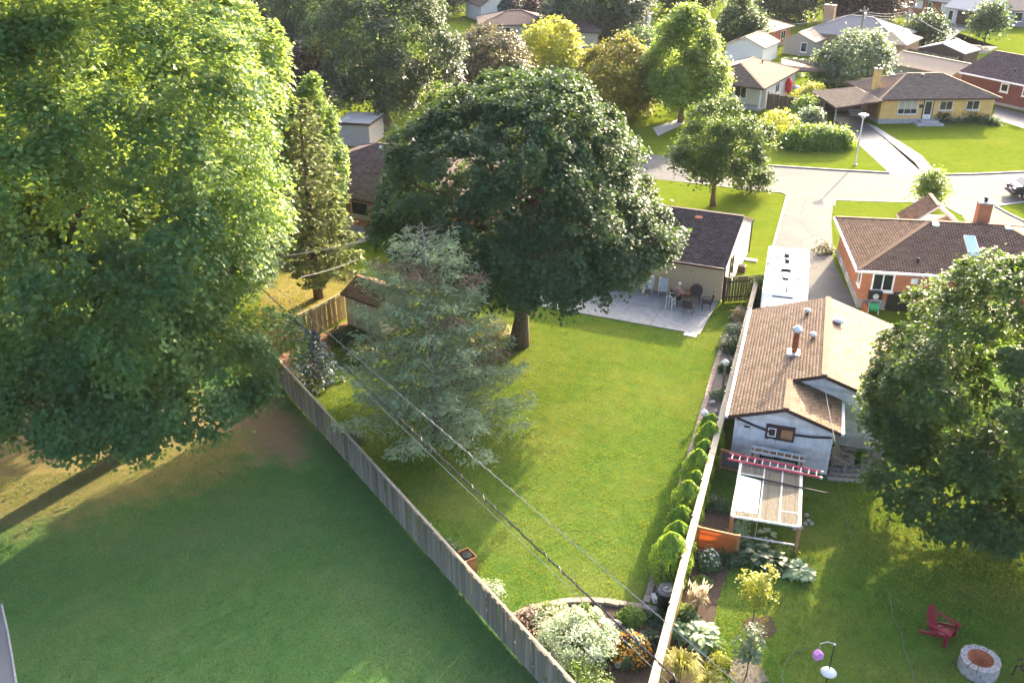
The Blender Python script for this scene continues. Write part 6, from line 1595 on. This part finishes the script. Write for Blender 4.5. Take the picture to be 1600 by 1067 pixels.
# ------------------------------------------------------------------ right fence border: bird bath, posts; black bin
q = along(16.6, .5); bt = thing('bird_bath', 'round grey bird bath with birdhouse post in the fence border', 'bird bath', q)
MB().lathe([(.18, 0), (.16, .05), (.07, .1), (.06, .55), (.1, .6), (.34, .68), (.36, .72), (.3, .71), (.001, .64)], 18).build('basin', M['concrete'], bt, smooth=True)
def birdhouse(label, q, h):
    r = thing('birdhouse_post', label, 'birdhouse', q, .3, 'birdhouse posts in the fence border')
    MB().box(-.04, .04, -.04, .04, -.05, h).build('post', M['gold_board'], r)
    MB().box(-.1, .1, -.1, .1, h, h + .16).build('house', M['dirty_white'], r); MB().prism([(-.14, -.13, h + .15), (.14, -.13, h + .15), (0, -.13, h + .27)], (0, .26, 0)).build('roof', M['white'], r)
birdhouse('white birdhouse on a thin post beside the bird bath', along(15.7, .75), 1.5)
birdhouse('white birdhouse on a pale post halfway up the fence border', along(20.4, .42), 1.7)
for k, o in ((18.6, .5), (18.0, .3), (21.3, .4), (19.4, .75), (25.2, .7), (25.9, .4), (17.4, .8)):
    q = along(k, o); st = thing('border_stone', 'rough grey stone lying in the narrow fence border', 'stone', q, k, 'stones in the fence border')
    mb = MB().ball((0, 0, .06), random.uniform(.14, .24), random.uniform(.1, .18), .11, 7, 4); mb.build('rock', M['stone'], st)
for i, (bx, by) in enumerate(((1245, 822), (1252, 826), (1258, 820), (1263, 815), (1250, 812), (1241, 828), (1260, 806), (1268, 820))):
    q = P(bx, by); st = thing('edging_stone', 'fist-sized pale stone beside the corner of the berry frame', 'stone', q, i, 'stones beside the berry frame')
    MB().ball((0, 0, .05), .1, .08, .08, 7, 4).build('rock', M['stone'], st)
q = P(957, 978); st = thing('rock', 'pale flat-topped rock in the front flower bed under the power line', 'stone', q); MB().ball((0, 0, .1), .34, .2, .16, 8, 5).build('stone', M['stone'], st)
q = P(966, 1040); st = thing('rock', 'small pale rock below the orange flowers', 'stone', q); MB().ball((0, 0, .06), .14, .13, .12, 8, 5).build('stone', M['concrete'], st)
q = P(1040, 947); bn = thing('garden_bin', 'black round garden bin with ribbed grey lid beside the tallest cedar', 'bin', q)
MB().lathe([(.3, 0), (.34, .7), (.36, .72)], 20).build('body', M['black_plastic'], bn, smooth=True)
lid = MB().lathe([(.37, .72), (.37, .77), (.3, .8), (.22, .79), (.2, .82), (.001, .84)], 20).build('lid', mat('lid_grey', (.06, .06, .065), .3, .5, var=.2), bn)
MB().tube([(-.1, 0, .83), (0, 0, .9), (.1, 0, .83)], .02, 6).build('handle', M['galv'], lid)
for sx in (-.36, .36): MB().box(sx - .03, sx + .03, -.06, .06, .58, .64).build('side_grip', M['black_plastic'], bn)
q = P(1022, 938); wb = thing('white_block', 'small white block standing on the edging left of the black bin', 'block', q, .2); MB().box(-.07, .07, -.16, .16, 0, .22).build('block', M['dirty_white'], wb, bevel=.015)
# timber post inside the long fence
q = P(734, 888); tp = thing('timber_box', 'brown timber compost box against the inside of the long fence', 'compost box', q, math.atan2(dF.y, dF.x))
for z in (.02, .2, .38, .56): MB().box(-.32, .32, .1, .14, z, z + .165).build('board', M['timber'], tp); MB().box(-.32, -.28, -.3, .098, z, z + .165).build('board', M['timber'], tp); MB().box(.28, .32, -.3, .098, z, z + .165).build('board', M['timber'], tp)
MB().lathe([(.2, .0), (.2, .7), (.001, .72)], 12, (0, -.1, 0)).build('inner_drum', M['dark_metal'], tp)

# ------------------------------------------------------------------ neighbour lawn: feeders, red chair, fire pit
q = P(1290, 1072); bp = thing('bird_feeder', 'black shepherd pole with white saucer guard on the shaded lawn', 'bird feeder', q)
MB().tube([(0, 0, -.1), (0, 0, 1.75)], .018, 8).build('pole', M['dark_metal'], bp)
MB().lathe([(.02, .78), (.1, .74), (.25, .62), (.24, .61), (.1, .72), (.02, .76)], 20).build('saucer', M['white'], bp, smooth=True)
MB().lathe([(.03, 1.75), (.05, 1.8), (.001, 1.84)], 8).build('finial', M['galv'], bp)
q = P(1281, 1030); pf_ = thing('feeder_box', 'pink plastic feeder box hanging from the pole hook', 'bird feeder', (bp.location.x - .38, bp.location.y + .12, 1.1), .25)
MB().prism([(-.14, -.1, 0), (.14, -.1, 0), (.14, -.1, .2), (0, -.1, .3), (-.14, -.1, .2)], (0, .2, 0)).build('box', mat('pink', (.62, .25, .55), .5, .4, var=.08), pf_, bevel=.015)
MB().tube([(0, 0, .29), (0, .0, .6), (.2, -.06, .68), (.38, -.12, .62)], .012, 6).build('hook', M['galv'], pf_)

rc_ = thing('adirondack_chair', 'dark red plastic garden chair facing the fire pit', 'chair', P(1470, 995), R(42))
mr = mat('chair_red', (.2, .015, .03), .4, .45, var=.15)
for k in range(6): MB().prism([(-.27, -.3 + .1 * k, .38 - .025 * k), (.27, -.3 + .1 * k, .38 - .025 * k), (.27, -.215 + .1 * k, .36 - .025 * k), (-.27, -.215 + .1 * k, .36 - .025 * k)], (0, 0, -.025)).build('seat_slat', mr, rc_)
for k in range(5):
    hgt = (.82, .95, 1.0, .95, .82)[k]; x0 = -.27 + .11 * k
    MB().prism([(x0, .28, .24), (x0 + .1, .28, .24), (x0 * 1.1 + .105, .28 + .3 * hgt, .24 + hgt * .78), (x0 * 1.1 + .005, .28 + .3 * hgt, .24 + hgt * .78)], (0, .022, .006)).build('back_slat', mr, rc_)
for sx in (-.35, .35):
    MB().box(sx - .03, sx + .03, -.34, -.22, 0, .56).build('leg', mr, rc_)
    MB().prism([(sx - .02, -.2, .36), (sx - .02, .6, .02), (sx - .02, .6, .12), (sx - .02, -.2, .46)], (.04, 0, 0)).build('leg', mr, rc_)
    MB().prism([(sx - .075, -.4, .562), (sx + .075, -.4, .562), (sx + .05, .45, .58), (sx - .05, .45, .58)], (0, 0, .025)).build('armrest', mr, rc_)
MB().box(-.32, .32, .4, .44, .5, .56).build('back_support', mr, rc_)
# fire pit of concrete blocks in three rings
fq = P(1527, 1046); fp = thing('fire_pit', 'round fire pit of stacked grey blocks with rusty bowl', 'fire pit', fq)
n_ = 13
for j in range(3):
    for k in range(n_):
        a = 2 * math.pi * (k + .5 * (j % 2)) / n_; a0, a1 = a - math.pi / n_ * .93, a + math.pi / n_ * .93
        ro, ri = .6 + random.uniform(-.012, .012), .39; z0 = .17 * j
        if bpy.data.meshes.get('pit_block') is None:
            h = math.pi / n_ * .93
            me = MB().prism([(ri * math.cos(-h), ri * math.sin(-h), 0), (.6 * math.cos(-h), .6 * math.sin(-h), 0), (.615, 0, 0), (.6 * math.cos(h), .6 * math.sin(h), 0), (ri * math.cos(h), ri * math.sin(h), 0)], (0, 0, .162)).mesh('pit_block'); me.materials.append(M['stone'])
            mh = MB().box(.49, .525, -.022, .022, .1625, .165).mesh('block_hole'); mh.materials.append(M['soil'])
        o = share('block', bpy.data.meshes['pit_block'], fp, (random.uniform(-.008, .008), random.uniform(-.008, .008), z0), (0, 0, a))
        if j == 2: share('block_hole', bpy.data.meshes['block_hole'], o)
MB().lathe([(.001, .2), (.3, .24), (.37, .5), (.385, .52), (.385, .5), (.001, .1)], 26).build('fire_bowl', M['rust'], fp)
q = P(1500, 1062); wt = thing('white_tag', 'small pale paving block on the lawn below the fire pit', 'block', P(1513, 1072), .2); MB().box(-.09, .09, -.07, .07, 0, .08).build('block', M['siding_white'], wt, bevel=.01)
def black_chair(label, p, rz):
    r = thing('folding_chair', label, 'chair', p, rz)
    for k in range(7): MB().box(-.26, .26, -.26 + .075 * k, -.21 + .075 * k, .42, .44).build('seat_slat', M['black_plastic'], r)
    for sx in (-.28, .28):
        for sy in (-.25, .25): MB().tube([(sx, sy * 1.2, 0), (sx, sy, .42)], .02, 6).build('leg', M['black_plastic'], r)
        MB().box(sx - .03, sx + .03, -.27, .3, .64, .67).build('armrest', M['black_plastic'], r)
    MB().prism([(-.27, .27, .45), (.27, .27, .45), (.27, .42, .98), (-.27, .42, .98)], (0, .02, 0)).build('backrest', M['black_plastic'], r)
black_chair('black slatted chair cut by the bottom right edge beside the fire pit', P(1604, 1062), R(-80))

# clutter by the white bungalow
q = P(1230, 152); rs = thing('folded_parasol', 'red folded umbrella leaning beside the white bungalow wall', 'umbrella', q)
MB().lathe([(.03, 0), (.03, .3), (.3, .6), (.42, 1.6), (.1, 2.1), (.001, 2.2)], 10).build('canopy', mat('umbrella_red', (.6, .04, .03), .7, .2, var=.2), rs, smooth=True)
q = P(1243, 150); gr = thing('kettle_grill', 'round grill with a pale lid behind the brown board fence', 'grill', q)
MB().lathe([(.001, .5), (.4, .7), (.48, .95), (.4, 1.1), (.001, 1.2)], 14).build('kettle', M['galv'], gr, smooth=True)
for k in range(3): MB().tube([(.3 * math.cos(k * 2.1), .3 * math.sin(k * 2.1), .7), (.42 * math.cos(k * 2.1), .42 * math.sin(k * 2.1), 0)], .025, 5).build('leg', M['dark_metal'], gr)
for i, (bx, by, mm, lab) in enumerate(((1257, 158, 'rust', 'rust-coloured planter right of the round grill'), (1219, 150, 'timber', 'wooden board stack leaning by the white wall'))):
    q = P(bx, by); r = thing('planter_box', lab, 'planter', q, .3); MB().box(-.4, .4, -.2, .2, 0, .8).build('box', M[mm], r, bevel=.03)
q = P(1254, 82); r = thing('storage_bin', 'blue storage bin by the tan brick wall', 'bin', q); MB().box(-.9, .5, -.4, .4, 0, 1.0).build('box', mat('bin_blue', (.06, .12, .2), .5, .3), r, bevel=.05)

rl = np.random.default_rng(77)
n_ = 200
fx, fy = rl.uniform(-27, -4, n_), rl.uniform(20, 42, n_); kk = inside(fx, fy, [tuple(p[:2]) for p in PARK]); fx, fy = fx[kk], fy[kk]
V_, F_, T_ = leaf_arrays(rl, np.stack([fx, fy, np.full(len(fx), .06)], 1), _norm(np.array([0, 0, 1.0]) + rl.normal(0, .3, (len(fx), 3))), rl.uniform(.03, .08, len(fx)), rl.random(len(fx)))
tag(link('fallen_leaves', np_mesh('fallen_leaves', V_, F_, T_), M['leaf_olive']), kind='stuff')
# ------------------------------------------------------------------ summer air over the whole scene
hz = bpy.data.meshes.new('haze')
hb = MB().box(-760, 960, -70, 1520, -2.0, 29.0)
hm = NT('haze_air'); hm.t.nodes.remove(hm.b)
pv = hm.n('ShaderNodeVolumePrincipled'); pv.inputs['Color'].default_value = (.9, .93, 1, 1); pv.inputs['Density'].default_value = .00009; pv.inputs['Anisotropy'].default_value = 0.0
hm.l(pv.outputs[0], hm.out.inputs['Volume'])
tag(hb.build('haze', hm.m), kind='stuff')
